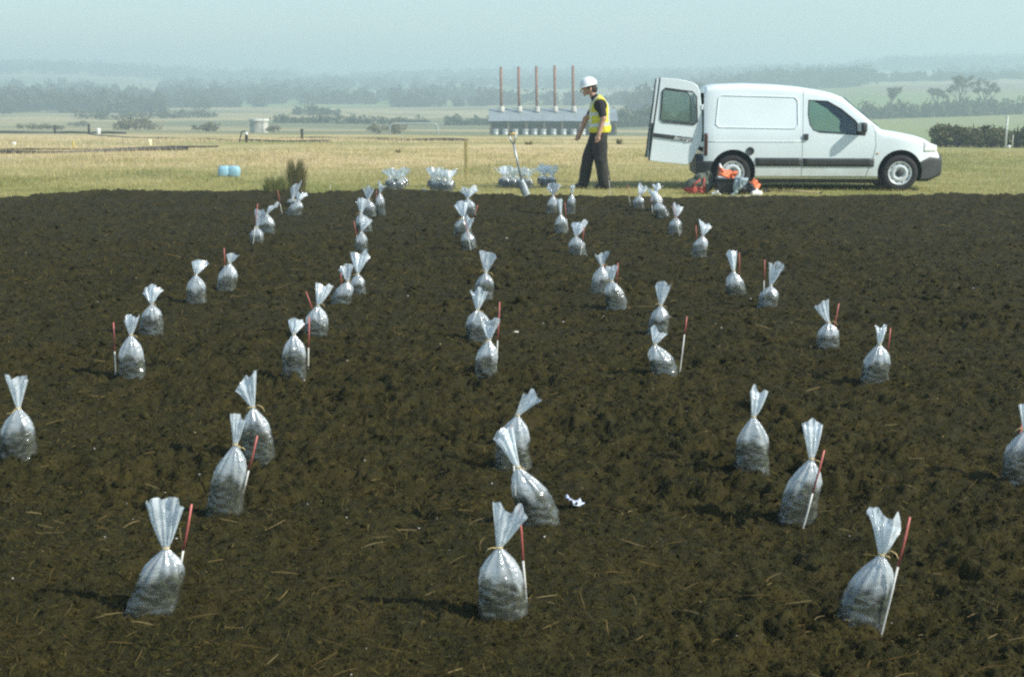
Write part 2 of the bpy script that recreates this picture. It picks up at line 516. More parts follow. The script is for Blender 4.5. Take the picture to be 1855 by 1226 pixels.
# fine root fibre and compost shreds
n = 130000
x, y = wedge(n, 2.6, 22.5, 1.0)
k = y < edge_y(x) - 0.1; x, y = x[k], y[k]; n = len(x)
sc = np.clip(y / 6.0, 0.7, 2.2)
V, Fq = ribbons(n, x, y, soil_h(x, y), rng.uniform(0.012, 0.05, n) * sc, rng.uniform(0.0007, 0.0018, n) * sc, 0.9, 1.1, 0.006, 2)
me = np_mesh("soil_fibre", V, Fq, 4)
pal = np.array([(0.072, 0.058, 0.017), (0.040, 0.035, 0.011), (0.105, 0.083, 0.026), (0.020, 0.018, 0.008), (0.058, 0.056, 0.017)])
vcol(me, np.repeat(pal[rng.integers(0, 5, n)] * rng.uniform(0.6, 1.25, (n, 1)), 6, 0))
o = link("soil_fibre", me, M_LITTER); kind(o, "stuff", "brown root fibre and shreds mixed through the dug soil")
# straws
n = 2400
x, y = wedge(n, 2.8, 22.0, 1.0)
k = y < edge_y(x) - 0.1; x, y = x[k], y[k]; n = len(x)
sc = np.clip(y / 8.0, 0.8, 1.7)
V, Fq = ribbons(n, x, y, soil_h(x, y), rng.uniform(0.03, 0.13, n) * sc, rng.uniform(0.0011, 0.0024, n) * sc, 0.3, 0.35, 0.012)
me = np_mesh("straw", V, Fq, 4)
pal = np.array([(0.16, 0.115, 0.045), (0.11, 0.072, 0.028), (0.22, 0.17, 0.08), (0.085, 0.06, 0.025)])
vcol(me, np.repeat(pal[rng.integers(0, 4, n)] * rng.uniform(0.55, 1.1, (n, 1)), 8, 0))
o = link("straw", me, M_LITTER); kind(o, "stuff", "loose straw stalks lying on the dark soil")
# crumbs of soil, chips and grit
def crumbs(name, n, d0, d1, smin, smax, pal, label, power=1.0):
    x, y = wedge(n, d0, d1, power)
    k = y < edge_y(x) - 0.05; x, y = x[k], y[k]; n = len(x)
    s = rng.uniform(smin, smax, n) * np.clip(y / 6.0, 0.6, 1.8)
    octv = np.array([(1, 0, 0), (-1, 0, 0), (0, 1, 0), (0, -1, 0), (0, 0, 1), (0, 0, -1)], float)
    octf = np.array([(0, 2, 4), (2, 1, 4), (1, 3, 4), (3, 0, 4), (2, 0, 5), (1, 2, 5), (3, 1, 5), (0, 3, 5)])
    J = octv[None] * (0.6 + 0.8 * rng.random((n, 6, 1))) + (rng.random((n, 6, 3)) - 0.5) * 0.5
    J = J * s[:, None, None] * np.stack([rng.uniform(0.7, 1.4, n), rng.uniform(0.7, 1.4, n), rng.uniform(0.5, 0.9, n)], -1)[:, None]
    a = rng.random(n) * 6.28; ca, sa = np.cos(a)[:, None], np.sin(a)[:, None]
    jx = J[..., 0] * ca - J[..., 1] * sa; jy = J[..., 0] * sa + J[..., 1] * ca
    z = soil_h(x, y)
    V = np.stack([jx + x[:, None], jy + y[:, None], J[..., 2] + z[:, None] + s[:, None] * 0.25], -1).reshape(-1, 3)
    Fq = (octf[None] + (np.arange(n) * 6)[:, None, None]).reshape(-1, 3)
    me = np_mesh(name, V, Fq, 3)
    pal = np.array(pal)
    vcol(me, np.repeat(pal[rng.integers(0, len(pal), n)] * rng.uniform(0.7, 1.25, (n, 1)), 6, 0))
    o = link(name, me, M_LITTER); kind(o, "stuff", label)
crumbs("soil_crumbs", 45000, 2.6, 22.3, 0.003, 0.009, [(0.032, 0.029, 0.014), (0.026, 0.024, 0.012), (0.044, 0.039, 0.018)], "dark crumbs and clods of dug soil", 0.8)
crumbs("soil_clods", 2600, 2.7, 22.0, 0.006, 0.020, [(0.034, 0.032, 0.013), (0.026, 0.025, 0.011), (0.044, 0.040, 0.016)], "bigger dark clods lying on the dug soil", 0.9)
crumbs("grit", 420, 3.0, 20, 0.002, 0.006, [(0.5, 0.48, 0.42), (0.35, 0.25, 0.15), (0.42, 0.30, 0.14), (0.6, 0.58, 0.54)], "pale grit and wood chips scattered on the soil", 0.9)

# ------------------------------------------------------------------ grass (uncountable)
def blades(n, x, y, z, h, w, lean):
    a = rng.random(n) * 6.28
    l = h * rng.uniform(0.1, lean, n); b = rng.random(n) * 6.28
    V = np.zeros((n, 3, 3))
    V[:, 0] = np.stack([x - np.cos(a) * w, y - np.sin(a) * w, z - 0.01], -1)
    V[:, 1] = np.stack([x + np.cos(a) * w, y + np.sin(a) * w, z - 0.01], -1)
    V[:, 2] = np.stack([x + np.cos(b) * l, y + np.sin(b) * l, z + h], -1)
    return V.reshape(-1, 3), np.arange(n * 3).reshape(n, 3)
M_GRASS = leafmat("grass_blades", (1, 1, 1), 0.45)
def grass(name, n, d0, d1, hmin, hmax, wmin, wmax, pal, label, power, cond, lean=0.9):
    x, y = wedge(n, d0, d1, power, 0.42, 1.0)
    k = cond(x, y); x, y = x[k], y[k]; n = len(x)
    sc = y / 26.0
    V, Fq = blades(n, x, y, terrain(x, y), rng.uniform(hmin, hmax, n) * (0.6 + 0.8 * fbm(x / 2, y / 2, 3, 101)), rng.uniform(wmin, wmax, n) * sc, lean)
    me = np_mesh(name, V, Fq, 3)
    pal = np.array(pal); t = np.clip((fbm(x / 1.8, y / 2.6, 3, 103) - 0.28) * 2.2, 0, 1)
    ci = np.minimum((t * 0.7 + rng.random(n) * 0.4) * len(pal), len(pal) - 1).astype(int)
    vcol(me, np.repeat(pal[ci] * rng.uniform(0.75, 1.25, (n, 1)), 3, 0))
    o = link(name, me, M_GRASS); kind(o, "stuff", label)
grass("short_grass", 150000, 20.5, 42, 0.025, 0.07, 0.003, 0.007, [(0.25, 0.25, 0.085), (0.35, 0.32, 0.12), (0.46, 0.395, 0.17), (0.52, 0.44, 0.215)],
      "short yellowing grass beyond the dug soil", 0.6, lambda x, y: (y > edge_y(x) - 0.35 * rng.random(len(x)) ** 4))
grass("long_dry_grass", 110000, 25.5, 75, 0.06, 0.17, 0.002, 0.005, [(0.52, 0.44, 0.21), (0.61, 0.50, 0.28), (0.68, 0.55, 0.34), (0.72, 0.59, 0.39)],
      "longer dry tan grass on the left of the field", 0.5,
      lambda x, y: (rng.random(len(x)) < np.clip((y - 25.5) / 5, 0, 1) * np.clip(0.6 - x / y * 9, 0.06, 1) * np.clip((fbm(x / 3, y / 5, 3, 107) - 0.3) * 4, 0.05, 1)), 0.7)

grass("edge_tufts", 26000, 20.0, 23.6, 0.05, 0.15, 0.003, 0.007, [(0.20, 0.21, 0.07), (0.32, 0.29, 0.11), (0.45, 0.38, 0.17)],
      "ragged grass tufts along the edge of the dug soil", 0,
      lambda x, y: (y > edge_y(x) - 0.25 * rng.random(len(x)) ** 2) & (y < edge_y(x) + 0.35) & (fbm(x * 2.5, y * 2.5, 2, 109) > 0.52), 1.0)

# ------------------------------------------------------------------ hedges, bushes, trees, woods
M_TWIG = leafmat("twigs_and_leaves", (1, 1, 1), 0.3)
M_BARK = mat("bark", (0.11, 0.085, 0.06), 0.9, scale=9, bump=0.5)
def cloud(centres, radii, per, size, pal, rng_=rng):
    """leaf-sized triangles spread through a set of ellipsoid clumps"""
    C = np.repeat(np.asarray(centres, float), per, 0); Rr = np.repeat(np.asarray(radii, float), per, 0)
    n = len(C)
    d = rng_.normal(size=(n, 3)); d /= np.linalg.norm(d, axis=1)[:, None]
    r = rng_.random(n) ** 0.45
    P = C + d * Rr * r[:, None]
    S = rng_.uniform(0.5, 1.3, (n, 1, 1)) * size
    T = rng_.normal(size=(n, 3, 3)) * S
    V = (P[:, None] + T).reshape(-1, 3)
    pal = np.asarray(pal)
    c = pal[rng_.integers(0, len(pal), n)] * rng_.uniform(0.7, 1.3, (n, 1))
    return V, np.arange(n * 3).reshape(n, 3), np.repeat(c, 3, 0)
def cloud_obj(name, centres, radii, per, size, pal, parent=None):
    V, Fq, c = cloud(centres, radii, per, size, pal)
    me = np_mesh(name, V, Fq, 3); vcol(me, c)
    return link(name, me, M_TWIG, parent)
GREEN = [(0.075, 0.095, 0.04), (0.09, 0.105, 0.05), (0.11, 0.12, 0.06), (0.08, 0.085, 0.045)]
BROWN = [(0.14, 0.12, 0.08), (0.11, 0.10, 0.065), (0.17, 0.14, 0.09), (0.10, 0.10, 0.06)]
MIX = GREEN + BROWN
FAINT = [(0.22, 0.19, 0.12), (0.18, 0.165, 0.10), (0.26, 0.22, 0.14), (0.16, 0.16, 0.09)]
NEARMIX = [(0.10, 0.115, 0.05), (0.13, 0.12, 0.065), (0.17, 0.14, 0.085), (0.09, 0.10, 0.045)]

def hedge(label, pts, h, w, pal=GREEN, per=46, name="hedgerow"):
    """pts: (x, y) polyline in metres"""
    C = []; Rd = []
    P = [Vector((a, b)) for a, b in pts]
    for a, b in zip(P[:-1], P[1:]):
        L_ = (b - a).length; m = max(2, int(L_ / (w * 0.36)))
        for i in range(m):
            q = a.lerp(b, (i + rng.random()) / m)
            hh = h * rng.uniform(0.5, 1.2)
            C.append((q.x + rng.normal() * w * 0.12, q.y + rng.normal() * w * 0.12, tz(q.x, q.y) + hh * 0.45)); Rd.append((w * 0.55, w * 0.5, hh * 0.58))
    o = cloud_obj(name, C, Rd, int(per * 1.5), min(w, h) * 0.12, pal)
    return tag(o, label, "hedge")
def bush(label, x, y, h, w, pal=MIX, name="bush", cat="bush", group=None, per=90):
    C = []; Rd = []; z = tz(x, y)
    t = thing(name, label, cat, (x, y, z), 0, group)
    for i in range(9):
        C.append((rng.normal() * w * 0.26, rng.normal() * w * 0.22, h * rng.uniform(0.25, 0.75))); Rd.append((w * 0.24, w * 0.24, h * rng.uniform(0.2, 0.32)))
    cloud_obj("foliage", C, Rd, int(per * 1.6), w * 0.038, pal, t)
    b = MB()
    for i in range(5):
        b.tube([(0, 0, -0.1), (rng.normal() * w * 0.1, rng.normal() * w * 0.1, h * 0.35), (rng.normal() * w * 0.25, rng.normal() * w * 0.2, h * 0.8)], [w * 0.02, w * 0.014, w * 0.006], 5)
    b.build("stem", M_BARK, t)
    return t
def bare_tree(label, x, y, h, spread, seed, pal=BROWN, group=None):
    r = random.Random(seed)
    t = thing("bare_tree", label, "tree", (x, y, tz(x, y) - 0.1), 0, group)
    b = MB(); tips = []
    def limb(p, d, ln, rad, lev):
        pts = [p]; q = p
        for i in range(3):
            d = (d + Vector((r.gauss(0, .16), r.gauss(0, .16), r.gauss(0.04, .10)))).normalized()
            q = q + d * ln / 3; pts.append(q)
        b.tube(pts, [rad, rad * .85, rad * .7, rad * .55], 6 if lev < 2 else 4, cap=False)
        if lev >= 3:
            tips.append(q); tips.append(pts[2]); return
        for k in range(3 if lev else 5):
            a = r.uniform(0, 6.28)
            nd = (d * 0.75 + Vector((math.cos(a), math.sin(a), r.uniform(.05, .9))) * r.uniform(.55, .95)).normalized()
            st = pts[2].lerp(pts[3], r.uniform(0, 1)) if k else q
            limb(st, nd, ln * r.uniform(.55, .75) * (spread if lev == 0 else 1), rad * .5, lev + 1)
    limb(Vector((0, 0, 0)), Vector((0, 0, 1)), h * 0.36, h * 0.032, 0)
    b.build("trunk", M_BARK, t, True)
    tips_a = np.array([tuple(p) for p in tips])
    # twigs: thin slivers round the branch ends
    per = 34; P = np.repeat(tips_a, per, 0); n = len(P)
    d = rng.normal(size=(n, 3)); d /= np.linalg.norm(d, axis=1)[:, None]; d[:, 2] = d[:, 2] * 0.6 + 0.25
    ln = rng.uniform(0.3, 1.0, (n, 1)) * h * 0.12
    s = rng.normal(size=(n, 3)) * h * 0.004
    V = np.stack([P - s, P + s, P + d * ln], 1).reshape(-1, 3)
    me = np_mesh("crown", V, np.arange(n * 3).reshape(n, 3), 3)
    pa = np.array(pal); vcol(me, np.repeat(pa[rng.integers(0, len(pa), n)], 3, 0))
    link("crown", me, M_TWIG, t)
    return t

def at(px, Y):
    return (px - CX) / F_PX * Y

# right-hand hedge with its bare oaks
hedge("dark hedge with tall bare trees behind the van's bonnet", [(at(1545, 318), 318), (at(1640, 322), 322), (at(1750, 330), 330), (at(1870, 340), 340), (at(2050, 350), 350)], 3.5, 3.6, NEARMIX, 90)
hedge("low dark hedge behind the white post at right", [(at(1700, 74), 74), (at(1780, 74), 74), (at(1860, 72), 72), (at(1990, 72), 72)], 1.12, 0.9, NEARMIX, 170)
bush("tall brown bush at the left end of the low hedge", at(1725, 70), 70.5, 1.25, 2.0, NEARMIX, per=160)
bush("green bush bulging in front of the low hedge beside the white post", at(1790, 69), 70.5, 0.9, 2.2, NEARMIX, per=160)
for i, (px, Y, h, spd, lab) in enumerate([
        (1605, 322, 8.6, 1.05, "bare tree standing nearest the van's windscreen in the hedge"),
        (1690, 326, 8.2, 1.0, "slender bare tree second from the left in the hedge"),
        (1722, 330, 10.0, 1.2, "broad bare oak in the middle of the hedge"),
        (1772, 332, 9.6, 1.1, "bare tree on the right of the broad oak in the hedge")]):
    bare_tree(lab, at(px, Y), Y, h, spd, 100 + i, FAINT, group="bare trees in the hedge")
# hedges on the valley floor
hedge("long dark hedge behind the white tank and pipe frame", [(at(497, 285), 285), (at(560, 288), 288), (at(640, 292), 292), (at(705, 292), 292), (at(782, 292), 292)], 1.7, 2.2, GREEN, 60)
hedge("short dark hedge left of the chimney shed", [(at(808, 285), 285), (at(850, 287), 287), (at(892, 288), 288)], 1.9, 2.0, GREEN, 60)
hedge("dark trees and scrub between the shed and the van doors", [(at(1095, 262), 262), (at(1130, 268), 268), (at(1172, 272), 272), (at(1260, 276), 276)], 3.6, 3.4, GREEN, 90)
hedge("straggling hedge below the left hillside", [(at(150, 330), 330), (at(210, 325), 325), (at(300, 332), 332), (at(390, 345), 345)], 2.0, 3.2, MIX, 50)
hedge("dark thicket on the brown slope above the white tank", [(at(540, 372), 372), (at(575, 375), 375), (at(612, 378), 378)], 2.6, 3.0, GREEN, 60)
for px, Y, h, w, lab in [
        (255, 205, 1.7, 5.4, "wide brown bush behind the far pipe, left of the white tank"),
        (385, 190, 1.1, 3.4, "low brown bush midway between the wide bush and the white tank"),
        (82, 200, 1.0, 3.4, "brown scrub bush beside the far black wellhead posts"),
        (158, 260, 1.1, 3.0, "small dark bush on the brown slope at left"),
        (686, 176, 1.3, 2.2, "bare shrub left of the pipe frame"),
        (716, 172, 1.8, 2.2, "thin shrub growing inside the pipe frame"),
        (500, 176, 0.9, 1.7, "low scrub at the foot of the white tank")]:
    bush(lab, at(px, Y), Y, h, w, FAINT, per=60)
for px, Y, h, w, lab in [(291, 430, 5.5, 4.5, "small dark conifer-like tree on the left slope"), (372, 440, 5.0, 5.5, "dark round tree right of the small tree on the left slope")]:
    bush(lab, at(px, Y), Y, h, w, GREEN, "round_tree", "tree", per=60)

# far woodland that reads as one mass
C = []; Rd = []
def wood(px0, px1, d0, d1, n, h):
    for i in range(n):
        d = rng.uniform(d0, d1); px = rng.uniform(px0, px1); x_ = at(px, d)
        hh = h * rng.uniform(0.55, 1.25)
        C.append((x_, d, tz(x_, d) + hh * 0.45)); Rd.append((hh * rng.uniform(0.5, 0.9), hh * 0.6, hh * 0.55))
wood(-250, 130, 410, 520, 60, 6.0); wood(-200, 480, 520, 640, 150, 6.0); wood(130, 300, 430, 470, 26, 5)
wood(-300, 560, 1230, 1430, 420, 10); wood(-300, 200, 760, 840, 60, 7); wood(200, 900, 640, 720, 70, 6); wood(300, 620, 850, 900, 70, 7)
wood(560, 1300, 1330, 1420, 240, 7); wood(600, 1250, 880, 960, 90, 6.5); wood(480, 760, 560, 600, 25, 5); wood(720, 1250, 520, 560, 60, 4.5); wood(560, 1250, 1100, 1150, 110, 6)
wood(1250, 1560, 640, 760, 130, 7); wood(1200, 1580, 1000, 1080, 110, 8); wood(1590, 2150, 1130, 1430, 520, 10); wood(1200, 1620, 1300, 1420, 150, 8)
wood(1500, 2150, 690, 720, 110, 3.2); wood(1150, 1330, 420, 470, 60, 6); wood(1700, 2150, 900, 960, 90, 7)
V, Fq, c = cloud(C, Rd, 80, 0.95, [(0.06, 0.065, 0.04), (0.075, 0.07, 0.05), (0.05, 0.06, 0.035), (0.09, 0.075, 0.055)])
me = np_mesh("distant_woodland", V, Fq, 3); vcol(me, c)
o = link("distant_woodland", me, M_TWIG); kind(o, "stuff", "hazy distant woods and hedgerows on the hills")

# ------------------------------------------------------------------ tied polythene bags of soil
BU = [0, .05, .14, .30, .45, .58, .70, .80, .88, .94, .975, 1.0]
BW = [1.0, 1.04, 1.03, 1.01, .99, .95, .83, .64, .41, .23, .14, .11]
BD = [.66, .70, .70, .68, .66, .66, .68, .74, .84, .95, 1.0, 1.0]     # depth : width
def bag(label, bx, by, w, tie, tl, tr, seed, group="bags of soil set out on the dug plot", fill=0.60, ground_z=None, name="soil_bag", lean_mid=None, mid=None):
    """bx,by: foot of the bag; w: body width; tie, tl, tr: knot and the two top corners (photo pixels -> metres in the bag's own upright plane)"""
    r = random.Random(seed); rg = np.random.default_rng(seed)
    g = ground(bx, by, 0.03 if ground_z is None else 0.0)
    Wm = w / ppm(g.y)
    Y0 = g.y + Wm * 0.20
    base = on_plane(bx, by, Y0); base.z = soil_low_at(base.x, Y0) if ground_z is None else ground_z
    T = on_plane(*tie, Y0) - base; TL = on_plane(*tl, Y0) - base; TR = on_plane(*tr, Y0) - base
    Wm = w / F_PX * Y0
    hwm = Wm / 2
    small = w < 40
    nth = 28 if small else 48
    nu = 20 if small else 36
    nv = 9 if small else 16
    th = np.linspace(0, 2 * np.pi, nth, endpoint=False)
    pl_n = r.choice([7, 9, 11]); pl_p = r.uniform(0, 6); pl_n2 = pl_n + r.choice([4, 6]); p2 = r.uniform(0, 6)
    yaw_d = r.uniform(-0.25, 0.25)
    ear_l, ear_r = r.choice([0, .1, .3, .45]), r.choice([0, .1, .25, .4])
    u = np.linspace(0, 1, nu) ** 0.9
    hw = np.interp(u, BU, BW) * hwm
    dp = np.interp(u, BU, BD) * hw
    cx = T.x * (u * u * (3 - 2 * u) * 0.55 + u * 0.45)
    if mid is not None:
        cx = cx + mid * hwm * np.sin(np.pi * u)
    cz = T.z * u
    U, TH = np.meshgrid(u, th, indexing='ij')
    pa = np.interp(u, [0, .45, .75, 1], [.0, .02, .14, .30])[:, None]
    rad = 1 + pa * (0.65 * np.cos(pl_n * TH + pl_p) + 0.35 * np.cos(pl_n2 * TH + p2))
    # superellipse-ish section: flat tube of film filled out
    cs, sn = np.cos(TH), np.sin(TH)
    ex = np.interp(u, [0, .5, 1], [.62, .8, 1.0])[:, None]
    X = np.sign(cs) * np.abs(cs) ** ex * hw[:, None] * rad
    Yy = np.sign(sn) * np.abs(sn) ** ex * dp[:, None] * rad
    # crumple: soft dents and short horizontal creases
    q = 1.0 / max(hwm, 0.03)
    cr = (vnoise(cs * 2.2 + 9, U * 5 + 3, sn * 2.2 + 5, seed) - .5) * 0.20 + (vnoise(cs * 5 + 9, U * 26 + 3, sn * 5 + 5, seed + 1) - .5) * 0.15 + (vnoise(cs * 11 + 9, U * 50 + 3, sn * 11 + 5, seed + 2) - .5) * 0.075
    cr *= np.interp(u, [0, .1, .7, 1], [.9, 1, .55, .1])[:, None]
    X = X * (1 + cr); Yy = Yy * (1 + cr)
    Z = cz[:, None] + (vnoise(cs * 2 + 4, sn * 2 + 6, None, seed + 4) - .5) * 0.03 * hwm * 6 * (np.sin(np.pi * u) ** 1)[:, None]
    # flattened seam corners at the foot
    low = np.clip(1 - u / 0.10, 0, 1)[:, None]
    X = X + low * hwm * (np.clip(cs, 0, 1) ** 9 * ear_r - np.clip(-cs, 0, 1) ** 9 * ear_l)
    Xb = X + cx[:, None]
    body = np.stack([Xb, Yy, Z], -1)
    # filling follows the inside of the film
    uf = u <= fill
    t = thing(name, label, "bag", (base.x, Y0, base.z - (0.010 if ground_z is None else 0.004)), 0, group)
    # gathered top, fanning out from the knot
    v = np.linspace(0, 1, nv + 1)[1:]
    Vv, TH2 = np.meshgrid(v, th, indexing='ij')
    c2, s2 = np.cos(TH2), np.sin(TH2)
    nk = BW[-1] * hwm
    L0 = Vector((T.x - nk, 0, T.z)); R0 = Vector((T.x + nk, 0, T.z))
    if (TR - TL).length < 1e-6: TR = TL + Vector((0.02, 0, 0))
    vv = Vv ** r.uniform(0.75, 0.95)
    lx = L0.x + (TL.x - L0.x) * vv; lz = L0.z + (TL.z - L0.z) * Vv
    rx = R0.x + (TR.x - R0.x) * vv; rz = R0.z + (TR.z - R0.z) * Vv
    k = (1 + c2) / 2
    wave = np.cos(pl_n * TH2 + pl_p)
    fl_w = math.hypot(TR.x - TL.x, TR.z - TL.z)
    X2 = lx + (rx - lx) * k + wave * 0.02 * fl_w * Vv
    open_d = r.uniform(0.16, 0.34) * fl_w
    Y2 = s2 * (nk + (open_d - nk) * Vv) + wave * 0.06 * fl_w * np.sin(np.pi * Vv * .5) + np.cos(2.3 * np.pi * k + pl_p) * 0.10 * fl_w * Vv
    Z2 = lz + (rz - lz) * k + Vv ** 3 * (vnoise(c2 * 1.7 + 7, s2 * 1.2 + 3, None, seed + 5) - .5) * 0.5 * fl_w - np.abs(s2) * 0 * Vv
    Z2 += Vv ** 2 * s2 * -0.10 * fl_w
    n3 = (vnoise(X2 * 3 * q + 20, Z2 * 3 * q, TH2, seed + 6) - .5) * 0.12 * fl_w * Vv
    Y2 += n3
    bend = r.uniform(-.35, .55) * fl_w; Y2 += bend * Vv ** 2
    Z2 -= Vv ** 4 * (0.5 + .5 * np.cos(TH2 - r.uniform(0, 6))) ** 3 * r.uniform(0, .35) * fl_w
    top = np.stack([X2, Y2, Z2], -1)
    P = np.concatenate([body, top], 0)
    m = P.shape[0]
    def rings(P, closed_bottom=False, closed_top=False):
        m, n, _ = P.shape
        I = np.arange(m * n).reshape(m, n)
        J = np.roll(I, -1, 1)
        Fq = np.stack([I[:-1], J[:-1], J[1:], I[1:]], -1).reshape(-1, 4)
        return P.reshape(-1, 3), Fq
    Vx, Fq = rings(P)
    me = np_mesh("plastic_film", Vx, Fq, 4); smooth(me)
    lev = np.concatenate([np.repeat(u, nth), np.repeat(1 + v, nth)])
    jag = fill + 0.07 * np.tile(np.sin(2 * th + p2) + .7 * np.sin(5 * th + pl_p) + .5 * np.sin(11 * th + p2 * 2), m) - 0.04
    op_ = np.where(lev < 1, 0.05 + 0.42 * np.clip((lev - jag) / 0.12, 0, 1), 0.74)
    vcol(me, np.repeat(op_[:, None], 3, 1))
    link("plastic_film", me, M_FILM, t)
    # soil inside
    B = body[uf].copy()
    ccx = cx[uf][:, None]
    sh = 1 - 0.0045 / max(hwm, 0.02)
    B[..., 0] = ccx + (B[..., 0] - ccx - 0) * sh
    # keep the ears empty
    B[..., 0] = ccx + np.clip(B[..., 0] - ccx, -hwm * 1.02, hwm * 1.02)
    B[..., 1] *= sh
    # uneven soil line under the film
    dropz = (0.5 + 0.5 * np.sin(2 * th + p2)) * .5 + (0.5 + .5 * np.sin(5 * th + pl_p)) * .3 + rg.random(nth) * .2
    nb = len(B); lv = np.clip((np.arange(nb) / nb - .55) / .45, 0, 1)[:, None]
    B[..., 2] -= lv * dropz[None, :] * T.z * 0.13
    tl_z = B[-1, :, 2].copy()
    rings_l = [B]
    for s_, dz in ((0.8, .05), (0.5, .10), (0.2, .13), (0.02, .135)):
        ring = B[-1].copy()
        ring[:, 0] = ccx[-1] + (ring[:, 0] - ccx[-1]) * s_
        ring[:, 1] *= s_
        ring[:, 2] = tl_z * s_ + tl_z.mean() * (1 - s_) + dz * hwm * 2 * r.uniform(.6, 1.3) + rg.normal(size=nth) * hwm * 0.02
        rings_l.append(ring[None])
    Vx, Fq = rings(np.concatenate(rings_l, 0))
    me = np_mesh("soil_filling", Vx, Fq, 4); smooth(me)
    link("soil_filling", me, M_FILL, t)
    # twine
    b = MB()
    rt = max(0.0017, hwm * 0.021)
    rk = nk * 1.12 + rt * .5
    ring = [(T.x + rk * math.cos(a), rk * math.sin(a), T.z + 0.15 * rt * math.sin(3 * a)) for a in np.linspace(0, 2 * math.pi, 13)]
    b.tube(ring, rt * 1.15, 6, False)
    ring = [(T.x + rk * math.cos(a), rk * math.sin(a), T.z + 1.6 * rt + 0.8 * rt * math.sin(a)) for a in np.linspace(0.4, 2 * math.pi + .4, 13)]
    b.tube(ring, rt, 6, False)
    for kx in range(r.choice([0, 1, 1, 2])):
        sg = r.choice([-1, 1]); ln = hwm * r.uniform(.2, .75)
        a0 = r.uniform(-2.2, 2.0)
        p0 = Vector((T.x + sg * rk * .8, -rk * .7, T.z))
        pts = [p0, p0 + Vector((sg * ln * .35, -ln * .12, ln * .22 * a0)), p0 + Vector((sg * ln * .7, -ln * .12, ln * (.15 * a0 - .1))), p0 + Vector((sg * ln * .9, -ln * .08, ln * (.1 * a0 - .45)))]
        b.tube(pts, rt * .9, 5)
    b.build("twine", M_TWINE, t, True)
    return t

def soil_low_at(x, y):
    return float(soil_low(np.array([x]), np.array([y]))[0]) - 0.008

def cane(label, top, bot, dz=0.0, name="marker_cane", white_only=False, red_share=0.52, gz=None, group="painted marker canes in the dug plot"):
    """painted cane: foot where it enters the ground, tip in the same upright plane"""
    g = ground(bot[0], bot[1], 0.01 if gz is None else gz)
    Y0 = g.y + dz
    z0 = soil_low_at(g.x, g.y) if gz is None else gz
    A = on_plane(bot[0], bot[1], Y0); A.z = max(A.z, z0) if dz else z0; Bp = on_plane(top[0], top[1], Y0)
    d = (Bp - A)
    rad = 0.0034
    t = thing(name, label, "cane", A, 0, group)
    mid = d * (1 - red_share)
    b = MB(); b.tube([-d.normalized() * 0.06, d * 0.0, mid * .5 + Vector((0.001, 0, 0)), mid], [rad * .85, rad * .9, rad * .95, rad], 8); b.build("white_section", M_WHITE, t, True)
    b = MB(); b.tube([mid * 1.0005, mid.lerp(d, .5) + Vector((0.0015, 0, 0)), d], [rad * 1.02, rad * 1.04, rad * 1.06], 8); b.build("red_section" if not white_only else "upper_section", M_RED if not white_only else M_WOOD, t, True)
    return t

